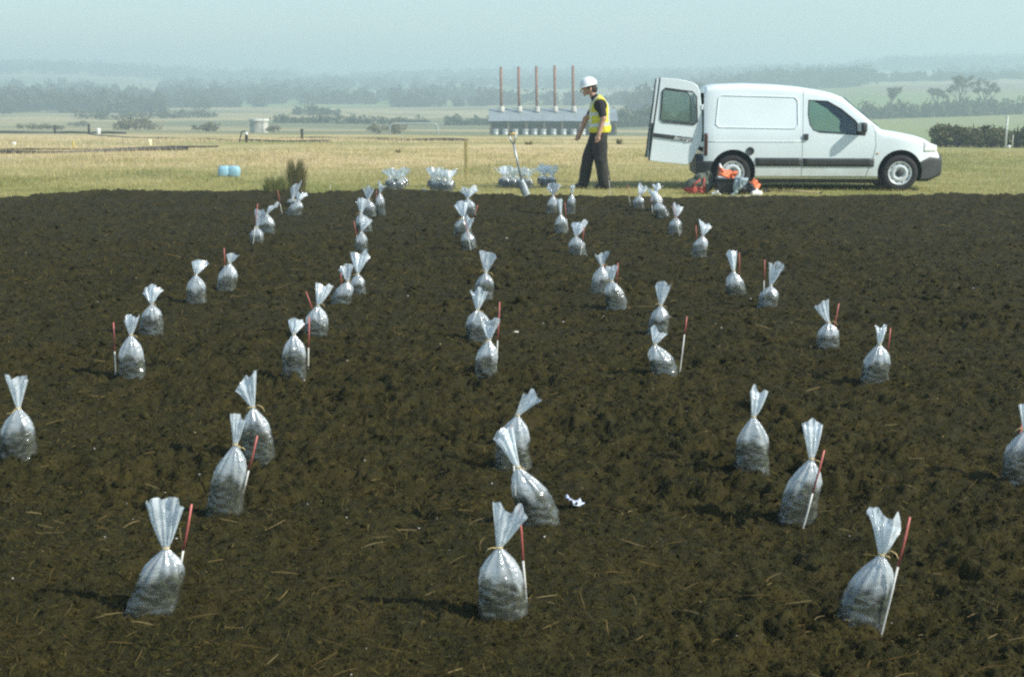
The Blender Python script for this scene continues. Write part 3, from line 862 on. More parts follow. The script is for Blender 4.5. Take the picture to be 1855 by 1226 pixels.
BAGS = [
 ("broad-bodied bag at lower left, nearest of the left side, knot tail on its right", 269, 1127, 92, (300, 986), (267, 908), (334, 903), .1),
 ("nearest bag in the middle, its loose top flopping to the right", 911, 1142, 88, (904, 985), (893, 899), (955, 925), 0),
 ("nearest bag on the right, leaning, with a wide slanting open top", 1556, 1140, 86, (1597, 998), (1578, 907), (1641, 946), -.1),
 ("second bag back at left, leaning right, long twine tail down its side", 408, 943, 64, (426, 800), (418, 746), (446, 752), -.1),
 ("bag with round open mouth, just behind the leaning left bag", 468, 840, 58, (458, 733), (428, 694), (466, 670), .1),
 ("middle bag tipped over to the right, top flopping left, beside the paper scrap", 972, 962, 74, (938, 841), (894, 783), (929, 771), .35),
 ("bag with tilted square top, directly behind the tipped middle bag", 928, 851, 64, (937, 748), (948, 696), (981, 714), -.1),
 ("plain upright bag right of centre without a cane", 1361, 865, 62, (1365, 750), (1360, 700), (1393, 709), 0),
 ("leaning bag right of centre with a cane crossing its front", 1441, 955, 66, (1470, 826), (1456, 768), (1494, 764), -.1),
 ("bag cut by the left edge of the picture, top fanned open", 33, 843, 62, (33, 735), (9, 676), (51, 679), 0),
 ("bag cut by the right edge of the picture", 1848, 879, 64, (1858, 775), (1846, 724), (1885, 722), -.1),
 ("upright bag at left with the cane standing on its left", 239, 692, 46, (237, 603), (225, 572), (252, 569), 0),
 ("bag at left just behind the one with the cane on its left", 274, 611, 42, (275, 548), (255, 518), (292, 517), 0),
 ("bag with a jagged V-shaped top, third back in the left column", 357, 557, 36, (355, 495), (345, 467), (376, 476), 0),
 ("slim bag with rounded top, fourth back in the left column", 409, 533, 34, (416, 474), (411, 457), (434, 459), 0),
 ("upright bag left of centre with a tall cane hard against its right side", 534, 696, 44, (532, 602), (520, 576), (550, 585), 0),
 ("bag left of centre with a red cane tip poking out behind its knot", 571, 621, 42, (576, 550), (571, 511), (602, 519), 0),
 ("squat front bag of an overlapping pair left of centre, leaning right", 616, 554, 37, (630, 507), (613, 483), (640, 474), -.1),
 ("rear bag of an overlapping pair left of centre, wide fan top", 648, 534, 28, (648, 494), (633, 461), (670, 460), 0),
 ("front bag of the far second column, red cane on its left", 655, 456, 22, (655, 417), (652, 394), (674, 398), 0),
 ("bag second from the front in the far second column", 660, 420, 28, (654, 385), (645, 357), (666, 362), .1),
 ("bag with a split two-pointed top in the far second column", 670, 394, 24, (667, 360), (657, 341), (678, 339), 0),
 ("small bag beside two crossed canes at the end of the second column", 690, 392, 17, (688, 348), (685, 328), (700, 334), 0),
 ("front bag of the far left pair at the grass edge", 532, 391, 27, (541, 363), (536, 352), (557, 349), -.1),
 ("rear bag of the far left pair, tall pointed top", 538, 376, 26, (530, 358), (526, 337), (548, 327), 0),
 ("rear bag of the far pair at left, oval top leaning right", 484, 427, 26, (483, 386), (487, 371), (505, 366), .1),
 ("front bag of the far pair at left with a cane across its front", 466, 447, 26, (465, 410), (462, 379), (483, 383), -.05),
 ("rearmost bag of the middle column, top fanned wide at the grass edge", 851, 392, 24, (847, 358), (833, 337), (866, 341), .1),
 ("bag third from the far end of the middle column, top leaning left", 840, 432, 30, (839, 392), (822, 370), (850, 366), -.05),
 ("bag in the far middle column with a cane standing before it", 851, 456, 28, (846, 416), (842, 388), (860, 395), 0),
 ("bag standing alone in mid column with a tall forked top", 875, 548, 36, (880, 491), (868, 454), (900, 461), 0),
 ("bag with top drooping right, behind the middle bag with the tall red cane", 868, 622, 46, (865, 558), (852, 520), (884, 530), 0),
 ("middle bag with a tall red cane along its right side", 879, 692, 40, (886, 612), (871, 580), (906, 579), 0),
 ("bag at the grass edge left of the walking man, pleated fan top", 999, 388, 19, (1002, 352), (989, 336), (1016, 338), 0),
 ("bag with narrow upright top just in front of the pleated one", 1016, 427, 22, (1016, 386), (1008, 361), (1019, 359), 0),
 ("small bag with thin twisted top nearest the walking man", 1033, 391, 17, (1036, 350), (1033, 335), (1042, 335), 0),
 ("bag with wide fan top and a cane crossing its right side, right of centre", 1048, 467, 31, (1043, 426), (1035, 397), (1066, 404), 0),
 ("leftmost far bag on the right side at the grass edge", 1156, 379, 20, (1158, 353), (1156, 332), (1174, 341), 0),
 ("rear bag of the touching far pair on the right", 1191, 384, 22, (1188, 346), (1182, 330), (1203, 335), 0),
 ("front bag of the touching far pair on the right, slumped right", 1201, 396, 24, (1192, 364), (1174, 346), (1192, 342), .1),
 ("far bag on the right with rounded top and a cane before it", 1222, 431, 25, (1224, 392), (1218, 369), (1240, 376), 0),
 ("far bag on the right with top blown right and a cane at its left", 1265, 468, 29, (1273, 425), (1267, 396), (1292, 407), -.05),
 ("rear bag of the crossing pair right of centre", 1086, 534, 32, (1090, 479), (1077, 460), (1104, 456), 0),
 ("front bag of the crossing pair right of centre, leaning left", 1117, 561, 38, (1108, 506), (1095, 479), (1119, 479), .1),
 ("bag with cup-shaped top behind the slumping bag on the right", 1190, 614, 38, (1197, 550), (1187, 512), (1218, 512), 0),
 ("bag slumping to the right beside a tall pale cane", 1203, 690, 46, (1186, 620), (1179, 590), (1209, 600), .2),
 ("bag on the right with narrow top and a cane right before it", 1334, 536, 35, (1329, 489), (1317, 456), (1337, 453), 0),
 ("bag on the right with V-shaped top and a cane behind its left", 1389, 557, 36, (1396, 515), (1391, 475), (1420, 480), 0),
 ("rounded bag on the right, top leaning left, cane slanting across it", 1498, 635, 41, (1501, 581), (1474, 551), (1499, 537), 0),
 ("bag on the right with flared foot and narrow upright top", 1582, 706, 50, (1593, 620), (1588, 587), (1610, 589), 0),
]
for i, (lab, bx, by, w, tie, tl, tr, md) in enumerate(BAGS):
    bag(lab, bx, by, w, tie, tl, tr, 300 + i * 11, mid=md, fill=0.52 + 0.14 * random.Random(i * 5 + 2).random())

CANES = [
 ("cane right of the nearest bag at lower left", (347, 913), (319, 1092), 0),
 ("cane right of the nearest bag in the middle", (940, 917), (954, 1130), 0),
 ("cane leaning right of the nearest bag on the right", (1648, 936), (1596, 1157), 0),
 ("cane slanting out behind the second bag back at left", (466, 789), (436, 905), 0),
 ("cane behind the tipped middle bag, reaching its loose top", (927, 772), (934, 905), 0),
 ("cane crossing the front of the leaning bag right of centre", (1493, 815), (1452, 973), 0),
 ("cane at the right edge of the picture", (1852, 764), (1832, 868), 0),
 ("cane standing left of the upright bag at left", (205.5, 584), (210, 692), 0),
 ("cane behind the fourth bag back in the left column", (406, 449), (408, 520), 0),
 ("tall cane against the upright bag left of centre", (560, 573), (558, 691), 0),
 ("red cane tip behind the knot of a bag left of centre", (554, 528), (579, 604), 0),
 ("cane mostly hidden behind the squat bag left of centre", (617, 492), (620, 540), 0),
 ("cane left of the front bag in the far second column", (641, 400), (650.5, 456), 0),
 ("cane before the small bag at the end of the second column", (691.6, 352), (691, 393), 0),
 ("left one of two canes at the end of the second column", (682, 345), (681, 394), 0),
 ("cane standing alone on the soil left of the far left pair", (502.7, 344.5), (511.5, 392.5), 0),
 ("cane before the front bag of the far pair at left", (467, 369), (458, 455), 0),
 ("cane in front of the far middle column", (842, 398), (854, 463), 0),
 ("cane leaning right in the far middle column", (865.6, 371), (850.5, 420), 0),
 ("tall red cane right of the middle bag", (905, 547), (898, 692), 0),
 ("cane crossing the pleated bag at the grass edge", (1006, 337), (1005.5, 390), 0),
 ("cane right of the narrow-topped bag near the walking man", (1023, 367), (1029, 427), 0),
 ("cane crossing the wide-fanned bag right of centre", (1058, 412), (1051, 472), 0),
 ("cane before the leftmost far bag on the right", (1162, 333), (1162, 380), 0),
 ("thin cane left of the leftmost far bag on the right", (1137, 334), (1142, 381), 0),
 ("cane left of the touching far pair on the right", (1180, 352), (1182, 392), 0),
 ("cane before the rounded-topped far bag on the right", (1220, 371), (1231.5, 436), 0),
 ("cane at the left of the far bag with blown top", (1260.5, 408), (1263, 467), 0),
 ("pale cane before the rear bag of the crossing pair", (1094, 478), (1092, 536), 0),
 ("cane behind the front bag of the crossing pair", (1119.5, 476), (1114, 552), 0),
 ("tall pale cane right of the slumping bag", (1244, 573), (1230, 693), 0),
 ("cane before the narrow-topped bag on the right", (1339, 457), (1339.5, 538), 0),
 ("cane behind the left of the V-topped bag on the right", (1385, 470), (1383, 548), 0),
 ("cane slanting across the rounded bag on the right", (1519.5, 549.5), (1502, 639), 0),
 ("cane behind the bag with the flared foot", (1613, 594), (1602, 690), 0),
 ("cane at the grass edge above the far left pair", (1002, 340), (986, 385), 0),
]
for lab, tp_, bt, dz in CANES[:-1]:
    cane("red and white " + lab if not lab.startswith(("red", "tall red", "pale", "tall pale")) else lab, tp_, bt, dz, red_share=0.30 if "pale" in lab else 0.42 if "leaning right of the nearest" in lab else 0.52)
# two bare pegs on the grass
cane("pale wooden peg on the grass near the rush clump", (600, 320), (597, 356), name="wooden_peg", gz=0.0, white_only=True, red_share=0.4, group="pegs on the grass")
cane("pale wooden peg on the grass in front of the walking man", (1102, 318), (1107, 362), name="wooden_peg", gz=0.0, white_only=True, red_share=0.2, group="pegs on the grass")

# bags still bunched on the grass
def bunch(label, spots, grp, seed0):
    ymid = (min(s_[1] for s_ in spots) + max(s_[1] for s_ in spots)) / 2
    names = ['leftmost', 'second', 'third', 'fourth']
    for i, (bx, by, w, ht, flw) in enumerate(spots):
        fr_row = by > ymid
        mates = sorted(s_[0] for s_ in spots if (s_[1] > ymid) == fr_row)
        lab_i = label + ', ' + names[mates.index(bx)] + (', front row' if fr_row else ', back row')
        r = random.Random(seed0 + i)
        w *= 1.2; flw *= 1.2
        tx = bx + r.uniform(-1.5, 1.5); tyy = by - ht * 0.60
        ty = by - ht
        bag(lab_i, bx, by, w, (tx, tyy), (bx - flw / 2 + r.uniform(-2, 2), ty + r.uniform(-3, 3)), (bx + flw / 2 + r.uniform(-2, 2), ty + r.uniform(-3, 3)), 900 + seed0 + i * 7, grp, 0.7, 0.0, mid=0)
bunch("soil bag in the grass cluster nearest the rush clump", [(706, 341, 15, 33, 22), (717, 337, 15, 32, 20), (727, 342, 15, 33, 22), (733, 338, 13, 30, 18), (711, 346, 15, 36, 22), (722, 346, 15, 34, 20)], "leftmost bunch of bags on the grass", 10)
bunch("soil bag in the grass cluster beside the timber post", [(783, 341, 15, 33, 22), (794, 338, 14, 30, 20), (804, 341, 15, 32, 20), (816, 342, 15, 32, 22), (788, 347, 15, 38, 22), (800, 347, 15, 35, 20), (812, 348, 15, 36, 22)], "second bunch of bags on the grass", 40)
bunch("soil bag in the cluster behind the spade", [(911, 337, 15, 31, 22), (923, 334, 15, 30, 20), (935, 336, 15, 31, 20), (948, 338, 15, 31, 22), (915, 341, 15, 36, 22), (929, 342, 15, 36, 20), (943, 342, 15, 35, 20), (957, 343, 15, 36, 22)], "bunch of bags behind the spade", 70)
bunch("soil bag in the small cluster right of the spade", [(983, 335, 15, 32, 22), (997, 336, 14, 32, 20), (987, 340, 15, 38, 22), (999, 340, 14, 36, 20)], "small bunch of bags right of the spade", 100)

# ------------------------------------------------------------------ spade, post, litter, rushes
M_STEEL = mat("galvanised_steel", (0.42, 0.45, 0.45), 0.45, 0.6, scale=8)
M_YEL = mat("yellow_paint", (0.55, 0.42, 0.09), 0.6, scale=10)
M_BLACK = mat("black_plastic", (0.022, 0.023, 0.024), 0.5, scale=10)
M_DKGREY = mat("dark_grey_trim", (0.042, 0.046, 0.046), 0.6, scale=10)
M_BLUE = mat("pale_blue_plastic", (0.27, 0.47, 0.55), 0.5, scale=6)
M_WPAINT = mat("white_paint", (0.80, 0.80, 0.76), 0.5, scale=6)
M_CONC = mat("pale_concrete", (0.50, 0.47, 0.40), 0.85, scale=1.2, var=0.2)
M_ORANGE = mat("orange_plastic", (0.85, 0.20, 0.075), 0.45, scale=14, bump=.5, bscale=25)
M_TAN = mat("tan_timber", (0.44, 0.33, 0.19), 0.8, scale=8)

g = ground(957, 362)
t = thing("spade", "spade with grey shaft and wooden D-handle stuck upright in the grass", "spade", g)
S = lambda px, py: on_plane(px, py, g.y) - g
b = MB(); b.tube([S(945, 326), S(937, 292), S(930.5, 262)], [.017, .016, .016], 10); b.build("shaft", M_STEEL, t, True)
b = MB(); h0, hl, hr = S(930.5, 262), S(922, 244), S(934, 242)
b.tube([h0, h0.lerp(hl, .5) + Vector((-.015, 0, 0)), hl], .012, 8); b.tube([h0, h0.lerp(hr, .5) + Vector((.012, 0, 0)), hr], .012, 8); b.build("yoke", M_STEEL, t, True)
b = MB(); b.tube([hl + Vector((-.012, 0, 0)), hr + Vector((.012, 0, 0))], .018, 8); b.build("grip", mat("grip_wood", (0.62, 0.40, 0.14), .6), t, True)
top, bot = S(943, 325), S(956, 361)
ax = (bot - top).normalized(); sd = Vector((ax.z, 0, -ax.x)); wv, wf = [], []
N1, N2 = 8, 6
for i in range(N1 + 1):
    s_ = i / N1
    for j in range(N2 + 1):
        q = j / N2 * 2 - 1
        hw_ = (.040 + .018 * min(1, s_ * 3)) * (1 if s_ < .8 else 1 - (s_ - .8) * 1.4)
        wv.append(top.lerp(bot + ax * .04, s_) + sd * q * hw_ + Vector((0, .018 * q * q - .012, 0)))
for i in range(N1):
    for j in range(N2):
        a_ = i * (N2 + 1) + j; wf.append((a_, a_ + 1, a_ + N2 + 2, a_ + N2 + 1))
me = pymesh("blade", wv, wf); o = link("blade", me, M_STEEL, t, None, True)
md = o.modifiers.new("s", 'SOLIDIFY'); md.thickness = 0.004

g = ground(845, 331)
t = thing("timber_post", "yellowish square timber post standing behind the bunched bags", "post", g)
b = MB(); hh = (on_plane(845, 254, g.y) - g).z
b.box((0, 0, hh / 2 - .1), (.062, .062, hh + .2), Matrix.Rotation(R(-1), 3, 'Y'), .008); b.build("shaft", mat("weathered_yellow_timber", (.36, .30, .12), .8, scale=12, bump=.3), t)
b = MB(); b.box((0.012, 0, hh + .006), (.066, .066, .012), None, .003); b.build("cap", M_TAN, t)

# paper scraps and stones on the soil
def scrap(label, px, py, w, d, matl, name="paper_scrap", z=.045, rz=.3):
    g = ground(px, py, .03); nxx = 7; vv = []; ff = []; r = random.Random(int(px))
    for i in range(nxx):
        for j in range(nxx):
            vv.append(((i / (nxx - 1) - .5) * w, (j / (nxx - 1) - .5) * d, z + .006 * math.sin(i * 1.3 + j) + r.uniform(0, .006) + (.02 if i < 2 else 0)))
    for i in range(nxx - 1):
        for j in range(nxx - 1):
            ff.append((i * nxx + j, (i + 1) * nxx + j, (i + 1) * nxx + j + 1, i * nxx + j + 1))
    o = link(name, pymesh(name, vv, ff), matl, None, (g.x, g.y, 0.0), True); o.rotation_euler = (0.12, 0, rz)
    m_ = o.modifiers.new("s", 'SOLIDIFY'); m_.thickness = .002
    return tag(o, label, "litter")
scrap("crumpled white and blue scrap of paper on the soil beside the tipped middle bag", 1040, 917, .062, .05, mat("printed_paper", (.75, .77, .80), .6, scale=22, col2=(.25, .33, .6)))
def stone(label, px, py, s, matl=None, name="stone", z=.03):
    g = ground(px, py, .03)
    bm = bmesh.new(); bmesh.ops.create_icosphere(bm, subdivisions=2, radius=1)
    r = random.Random(int(px + py))
    for v in bm.verts:
        v.co = Vector((v.co.x * s * 1.2, v.co.y * s, v.co.z * s * .7)) * r.uniform(.8, 1.15)
    me = bpy.data.meshes.new(name); bm.to_mesh(me); bm.free()
    o = link(name, me, matl or M_WPAINT, None, (g.x, g.y, z)); return tag(o, label, "stone")
M_CHALK = mat("chalk_stone", (.72, .68, .58), .9, scale=40)
stone("small white stone on the soil right of the middle column", 935, 606, .018, M_CHALK, z=.042)
stone("pale chip on the soil at lower left of the middle", 690, 991, .011, M_CHALK, z=.04)
stone("pale brown chip on the soil right of the nearest left bag", 544, 1044, .012, mat("brown_chip", (.5, .3, .18), .9), z=.04)
stone("tiny white pebble on the soil left of the far man", 918, 432, .014, M_CHALK, z=.03)

def rushes(label, px, py, hpx, wpx, n, pal, name="rush_clump"):
    g = ground(px, py); k = 1 / ppm(g.y); h, w = hpx * k, wpx * k
    x = rng.normal(size=n) * w * .16; y = rng.normal(size=n) * w * .14
    a = rng.random(n) * 6.28
    hh = h * rng.uniform(.55, 1.05, n) * (1 - .3 * np.abs(x) / (w * .5))
    sp_ = rng.uniform(.1, .34, n) * w
    tx = x + np.sign(x + rng.normal(size=n) * w * .08) * sp_; ty = y + np.sin(a) * sp_ * .7
    ww = rng.uniform(.0018, .0042, n)
    V = np.zeros((n, 5, 3))
    V[:, 0] = np.stack([x - ww, y, x * 0 - .02], -1); V[:, 1] = np.stack([x + ww, y, x * 0 - .02], -1)
    mx_, my_ = x + (tx - x) * .35, y + (ty - y) * .35
    V[:, 2] = np.stack([mx_ + ww * .8, my_, hh * .6], -1); V[:, 3] = np.stack([mx_ - ww * .8, my_, hh * .6], -1)
    V[:, 4] = np.stack([tx, ty, hh], -1)
    b0 = np.arange(n) * 5
    Ft = np.concatenate([np.stack([b0, b0 + 1, b0 + 2], -1), np.stack([b0, b0 + 2, b0 + 3], -1), np.stack([b0 + 3, b0 + 2, b0 + 4], -1)], 0)
    me = np_mesh(name, V.reshape(-1, 3), Ft, 3)
    pal = np.array(pal); vcol(me, np.repeat(pal[rng.integers(0, len(pal), n)] * rng.uniform(.7, 1.2, (n, 1)), 5, 0))
    o = link(name, me, M_GRASS, None, (g.x, g.y, 0)); return tag(o, label, "plant")
rushes("tall brown-topped dock or rush clump at the grass edge on the left", 537, 353, 72, 38, 620, [(.22, .20, .09), (.18, .19, .075), (.30, .235, .12), (.22, .18, .09)])
rushes("lower green rush clump left of the tall brown one", 500, 356, 42, 46, 620, [(.20, .23, .08), (.25, .26, .09), (.32, .30, .12)])
rushes("small dark tuft of rushes on the grass right of the walking man", 1122, 262, 13, 16, 90, [(.10, .10, .04), (.08, .08, .035)])
rushes("small dark tuft of rushes above the spade handle", 957, 265, 12, 20, 90, [(.10, .10, .04), (.12, .11, .045)])
rushes("faint dark tuft of rushes in the long grass left of the timber post", 722, 279, 10, 12, 70, [(.10, .09, .045), (.12, .11, .05)])

# blue wrapped bundle on the grass
g = ground(416, 321)
t = thing("blue_bundle", "pale blue plastic-wrapped bundle lying on the grass at left", "bundle", g)
k = 1 / ppm(g.y)
for i, (ox, wd) in enumerate([(-.10, .19), (.08, .20)]):
    bm = bmesh.new(); bmesh.ops.create_uvsphere(bm, u_segments=18, v_segments=12, radius=1)
    for v in bm.verts:
        c_ = v.co
        f_ = 1 + .22 * (vnoise(np.array([c_.x * 2.5 + 5 + i]), np.array([c_.y * 2.5 + 5]), np.array([c_.z * 2.5 + 5]), 3)[0] - .5)
        v.co = Vector((math.copysign(abs(c_.x) ** .55, c_.x) * wd * .62 * f_ + ox, math.copysign(abs(c_.y) ** .6, c_.y) * .11 * f_, (math.copysign(abs(c_.z) ** .55, c_.z) * .115 + .10) * f_))
    me = bpy.data.meshes.new("pack"); bm.to_mesh(me); bm.free()
    link("pack", me, M_BLUE, t, None, True)

# ------------------------------------------------------------------ landfill pipes, wellheads, markers
def pipe(label, pts, rad, matl=M_BLACK, name="gas_pipe"):
    b = MB(); P = []
    for (px, Y) in pts:
        x_ = at(px, Y); P.append(Vector((x_, Y, tz(x_, Y) + rad * .7)))
    full = []
    for a_, c_ in zip(P[:-1], P[1:]):
        for q in np.linspace(0, 1, 9)[:-1]:
            p_ = a_.lerp(c_, q); p_.z = tz(p_.x, p_.y) + rad * (.7 + .5 * math.sin(p_.x * 1.7)); full.append(p_)
    full.append(P[-1])
    b.tube(full, rad, 8)
    o = b.build(name, matl, None, True); return tag(o, label, "pipe")
pipe("black pipe lying across the grass at far left, nearer one", [(-160, 36.8), (0, 38.2), (120, 38.8), (250, 40.2), (345, 41)], .045)
pipe("thin dark pipe just above the nearer black pipe at left", [(-160, 40.2), (0, 40.6), (160, 41.2), (300, 42.5), (400, 43.2)], .028)
pipe("dark pipe on the skyline of the field at far left", [(-150, 120), (0, 121), (105, 130), (235, 128)], .10)
pipe("dark pipe running down from the wellhead post towards the white tank", [(168, 112), (246, 78), (388, 66), (480, 54), (600, 54)], .04)
pipe("dark pipe across the field below the pipe frame", [(509, 76), (600, 74), (690, 68), (849, 66)], .04)
pipe("dark pipe in the grass ending near the timber post", [(687, 60), (770, 59.5), (850, 58.5)], .055)
def post(label, px, Y, h, rad, matl, name, cat="post", cap=None):
    x_ = at(px, Y); t = thing(name, label, cat, (x_, Y, tz(x_, Y)))
    b = MB(); b.tube([(0, 0, -.2), (0.0, 0, h * .6), (h * .02, 0, h)], [rad, rad, rad * .95], 10); b.build("shaft", matl, t, True)
    b = MB(); b.lathe([(0, h + rad * .5), (rad * 1.15, h + rad * .4), (rad * 1.25, h), (rad * 1.15, h - rad * 1.2)], 12); b.build("cap", cap or matl, t, True)
    return t
post("black wellhead post beside the far pipe, second from the left", 108, 125, .7, .10, M_BLACK, "wellhead_post")
post("black wellhead post where the pipe bends, third from the left", 169, 112, .75, .09, M_BLACK, "wellhead_post")
post("black wellhead post at the left edge of the picture", 3, 42, .28, .06, M_BLACK, "wellhead_post")
t = post("short black wellhead with white cap below the white tank", 451, 52, .34, .05, M_BLACK, "wellhead_post", cap=M_WPAINT)
b = MB(); b.tube([(0, 0, .3), (-.06, 0, .42), (-.16, 0, .38), (-.24, 0, .12), (-.25, 0, 0)], .022, 8); b.build("hose", M_DKGREY, t, True)
post("dark wellhead post right of the white tank", 551, 66, .45, .06, M_DKGREY, "wellhead_post")
post("small yellow marker peg on the grass at left", 140, 42.5, .20, .025, M_YEL, "marker_peg", "peg")
post("cream plastic marker stub on the grass at left", 277, 44.5, .17, .055, mat("cream_plastic", (.75, .72, .45), .5), "marker_stub", "peg")
post("small white marker on the skyline right of the far wellheads", 186, 118, .42, .16, M_WPAINT, "marker_stub", "peg")
post("tiny white marker on the grass at far left", 33, 46, .06, .06, M_WPAINT, "marker_stub", "peg")
post("thin white pole in front of the low hedge at far right", 1814, 66, 1.45, .045, mat("grey_white_pole", (.6, .62, .58), .6), "white_pole", "pole")
post("white marker stub at the foot of the thin white pole", 1820, 60, .10, .06, M_WPAINT, "marker_stub", "peg")
post("pale marker stick before the low hedge right of the white pole", 1826, 62, .55, .03, M_CONC, "marker_stub", "peg")

# concrete tank
x_, Y_ = at(474, 178), 178.0
t = thing("concrete_tank", "pale round concrete tank standing in the valley at left", "tank", (x_, Y_, on_plane(474, 249, Y_).z))
k = 1 / ppm(Y_); hh = 33 * k; r0 = 16.5 * k
b = MB(); b.lathe([(r0, -.5), (r0 * .99, hh * .5), (r0 * .98, hh * .86)], 28); b.build("wall", M_CONC, t, True)
b = MB(); b.lathe([(r0 * .98, hh * .86), (r0 * 1.1, hh * .88), (r0 * 1.1, hh), (r0 * .9, hh), (r0 * .9, hh * .9)], 28); b.build("rim", mat("tank_rim", (.66, .64, .56), .8), t)
b = MB(); b.lathe([(r0 * .9, hh * .9), (0.001, hh * .92)], 28); b.build("lid", M_CONC, t)
b = MB()
for q in (-.16, .16):
    b.tube([(r0 * .5 + q, -r0 * .9, 0), (r0 * .5 + q, -r0 * .9, hh)], .03, 6)
for i in range(6):
    b.tube([(r0 * .5 - .16, -r0 * .9, hh * (i + .5) / 6), (r0 * .5 + .16, -r0 * .9, hh * (i + .5) / 6)], .025, 6)
b.build("ladder", M_STEEL, t)

# pipe frame
Y_ = 170.0; k = 1 / ppm(Y_)
A = on_plane(706, 250, Y_); 
t = thing("pipe_frame", "pale grey pipe frame like a goal standing in the valley", "frame", A)
w_ = 86 * k; hh = 25 * k
b = MB(); b.tube([(0, 0, -.3), (0, 0, hh * .8), (.12 * w_ * .4, 0, hh * .97), (w_ * .12, 0, hh), (w_ * .5, 0, hh * 1.02), (w_ * .9, 0, hh), (w_ * .97, 0, hh * .95), (w_, 0, hh * .8), (w_, 0, -.3)], .105, 8)
b.build("tube", mat("grey_pipe", (.34, .38, .36), .6), t, True)
b = MB(); b.box((0, 0, .02), (.7, .7, .2)); b.build("footing", M_CONC, t)
b = MB(); b.box((w_, 0, .02), (.7, .7, .2)); b.build("footing", M_CONC, t)

# ------------------------------------------------------------------ chimney shed
Y_ = 178.0; k = 1 / ppm(Y_)
A = on_plane(1000, 250, Y_)
t = thing("chimney_shed", "long low open-fronted shed with grey roof and five rust-brown chimneys", "shed", A)
P_ = lambda px, py, dy=0: Vector(((px - 1000) * k, dy, (250 - py) * k))
x0, x1 = P_(886, 0).x, P_(1118, 0).x
ze, zr = P_(0, 220).z, P_(0, 198).z
M_ROOF = mat("grey_sheet_roof", (.23, .27, .28), .55, scale=.6, var=.1)
nsh = 12
for i in range(nsh):
    a_ = x0 + (x1 - x0) * i / nsh; c_ = x0 + (x1 - x0) * (i + 1) / nsh
    b = MB(); th_ = .05
    vv = []
    for xx in (a_ + .01, c_ - .01):
        off = .02 * (i % 2)
        vv += [(xx, -.5, ze + off), (xx, 3.4, zr + off), (xx, -.5, ze - th_ + off), (xx, 3.4, zr - th_ + off)]
    b.add(vv, [(0, 4, 5, 1), (2, 3, 7, 6), (0, 2, 6, 4), (1, 5, 7, 3), (0, 1, 3, 2), (4, 6, 7, 5)])
    b.build("roof_sheet", M_ROOF, t)
M_DKT = mat("dark_green_cladding", (.032, .042, .032), .8, scale=1.5)
b = MB(); b.box(((x0 + x1) / 2, 3.2, ze * .55), (x1 - x0 - .2, .12, ze * 1.5)); b.build("back_wall", M_DKT, t)
b = MB(); b.box(((x0 + x1) / 2, -.3, ze - .28), (x1 - x0, .12, .3)); b.build("fascia", M_DKT, t)
b = MB(); b.box(((x0 + x1) / 2, -.15, ze * .62), (x1 - x0 - .3, .08, ze * .42)); b.build("upper_panel", M_DKT, t)
for i in range(8):
    xx = x0 + .25 + (x1 - x0 - .5) * i / 7
    b = MB(); b.box((xx, -.28, ze * .45), (.22, .2, ze * 1.1)); b.build("post", mat("shed_post", (.16, .15, .10), .8) if i == 0 else bpy.data.materials["shed_post"], t)
M_RUST = mat("rust_brown_pipe", (.25, .12, .075), .7, scale=3, var=.2)
for px, ptop in [(909, 124), (941, 124), (973, 123), (1006, 122), (1039, 122)]:
    p0 = P_(px, 199, 2.2); p1 = P_(px - 1, ptop, 2.2)
    b = MB(); b.tube([p0, p0.lerp(p1, .5), p1], .17, 12); ch = b.build("chimney", M_RUST, t, True)
    q = P_(px + 1, 197, 2.2)
    b = MB(); b.lathe([(.34, -.5), (.32, .0), (.20, .2)], 14, 'Z', q); b.build("collar", M_CONC, ch, True)
b = MB(); b.box(((x0 + x1) / 2, 1, -.25), (x1 - x0 + 1.5, 5, .5)); b.build("slab", M_CONC, t)
M_DRUM = mat("galvanised_drum", (.46, .49, .48), .5, .3, scale=3)
ords = ["leftmost", "second from left", "third from left", "fourth from left", "fifth from left", "sixth from left", "seventh from left", "eighth from left", "ninth from left", "rightmost"]
for i, px in enumerate([899, 916, 934, 952, 968, 984, 1002, 1020, 1038, 1054]):
    q = A + P_(px, 250, -1.1)
    d_ = thing("steel_drum", "galvanised drum in front of the chimney shed, " + ords[i] + " of its row", "drum", (q.x, q.y, A.z), 0, "drums along the chimney shed")
    b = MB(); b.lathe([(.36, 0), (.36, .5), (.375, .52), (.36, .54), (.36, .96), (.375, 1.0), (.34, 1.03), (0.001, 1.03)], 14); b.build("drum_wall", M_DRUM, d_, True)
    b = MB(); b.lathe([(.385, 1.0), (.39, 1.06), (.34, 1.09), (.06, 1.11), (.001, 1.11)], 14); b.build("lid", M_DRUM, d_, True)

# far white farmhouses
def house(label, px, Y, w, h, d):
    x_ = at(px, Y); t = thing("farmhouse", label, "house", (x_, Y, tz(x_, Y)))
    b = MB(); b.box((0, 0, h / 2 - .5), (w, d, h + 1)); b.build("wall", M_WPAINT, t)
    b = MB(); b.add([(-w / 2 - .3, -d / 2 - .3, h), (w / 2 + .3, -d / 2 - .3, h), (w / 2 + .3, d / 2 + .3, h), (-w / 2 - .3, d / 2 + .3, h), (-w / 2 - .3, 0, h + d * .45), (w / 2 + .3, 0, h + d * .45)],
                    [(0, 1, 5, 4), (2, 3, 4, 5), (0, 4, 3), (1, 2, 5), (0, 3, 2, 1)]); rf = b.build("roof", mat("slate_roof", (.12, .12, .13), .7), t)
    b = MB(); b.box((w * .3, 0, h + d * .45), (.7, .7, 1.4)); b.build("chimney", M_CONC, rf)
    for i in (-1, 1):
        b = MB(); b.box((i * w * .25, -d / 2 - .01, h * .5), (1.1, .06, 1.3)); b.build("window", M_BLACK, t)
house("white farmhouse on the hazy hillside in the middle distance", 697, 960, 9, 3.2, 5)
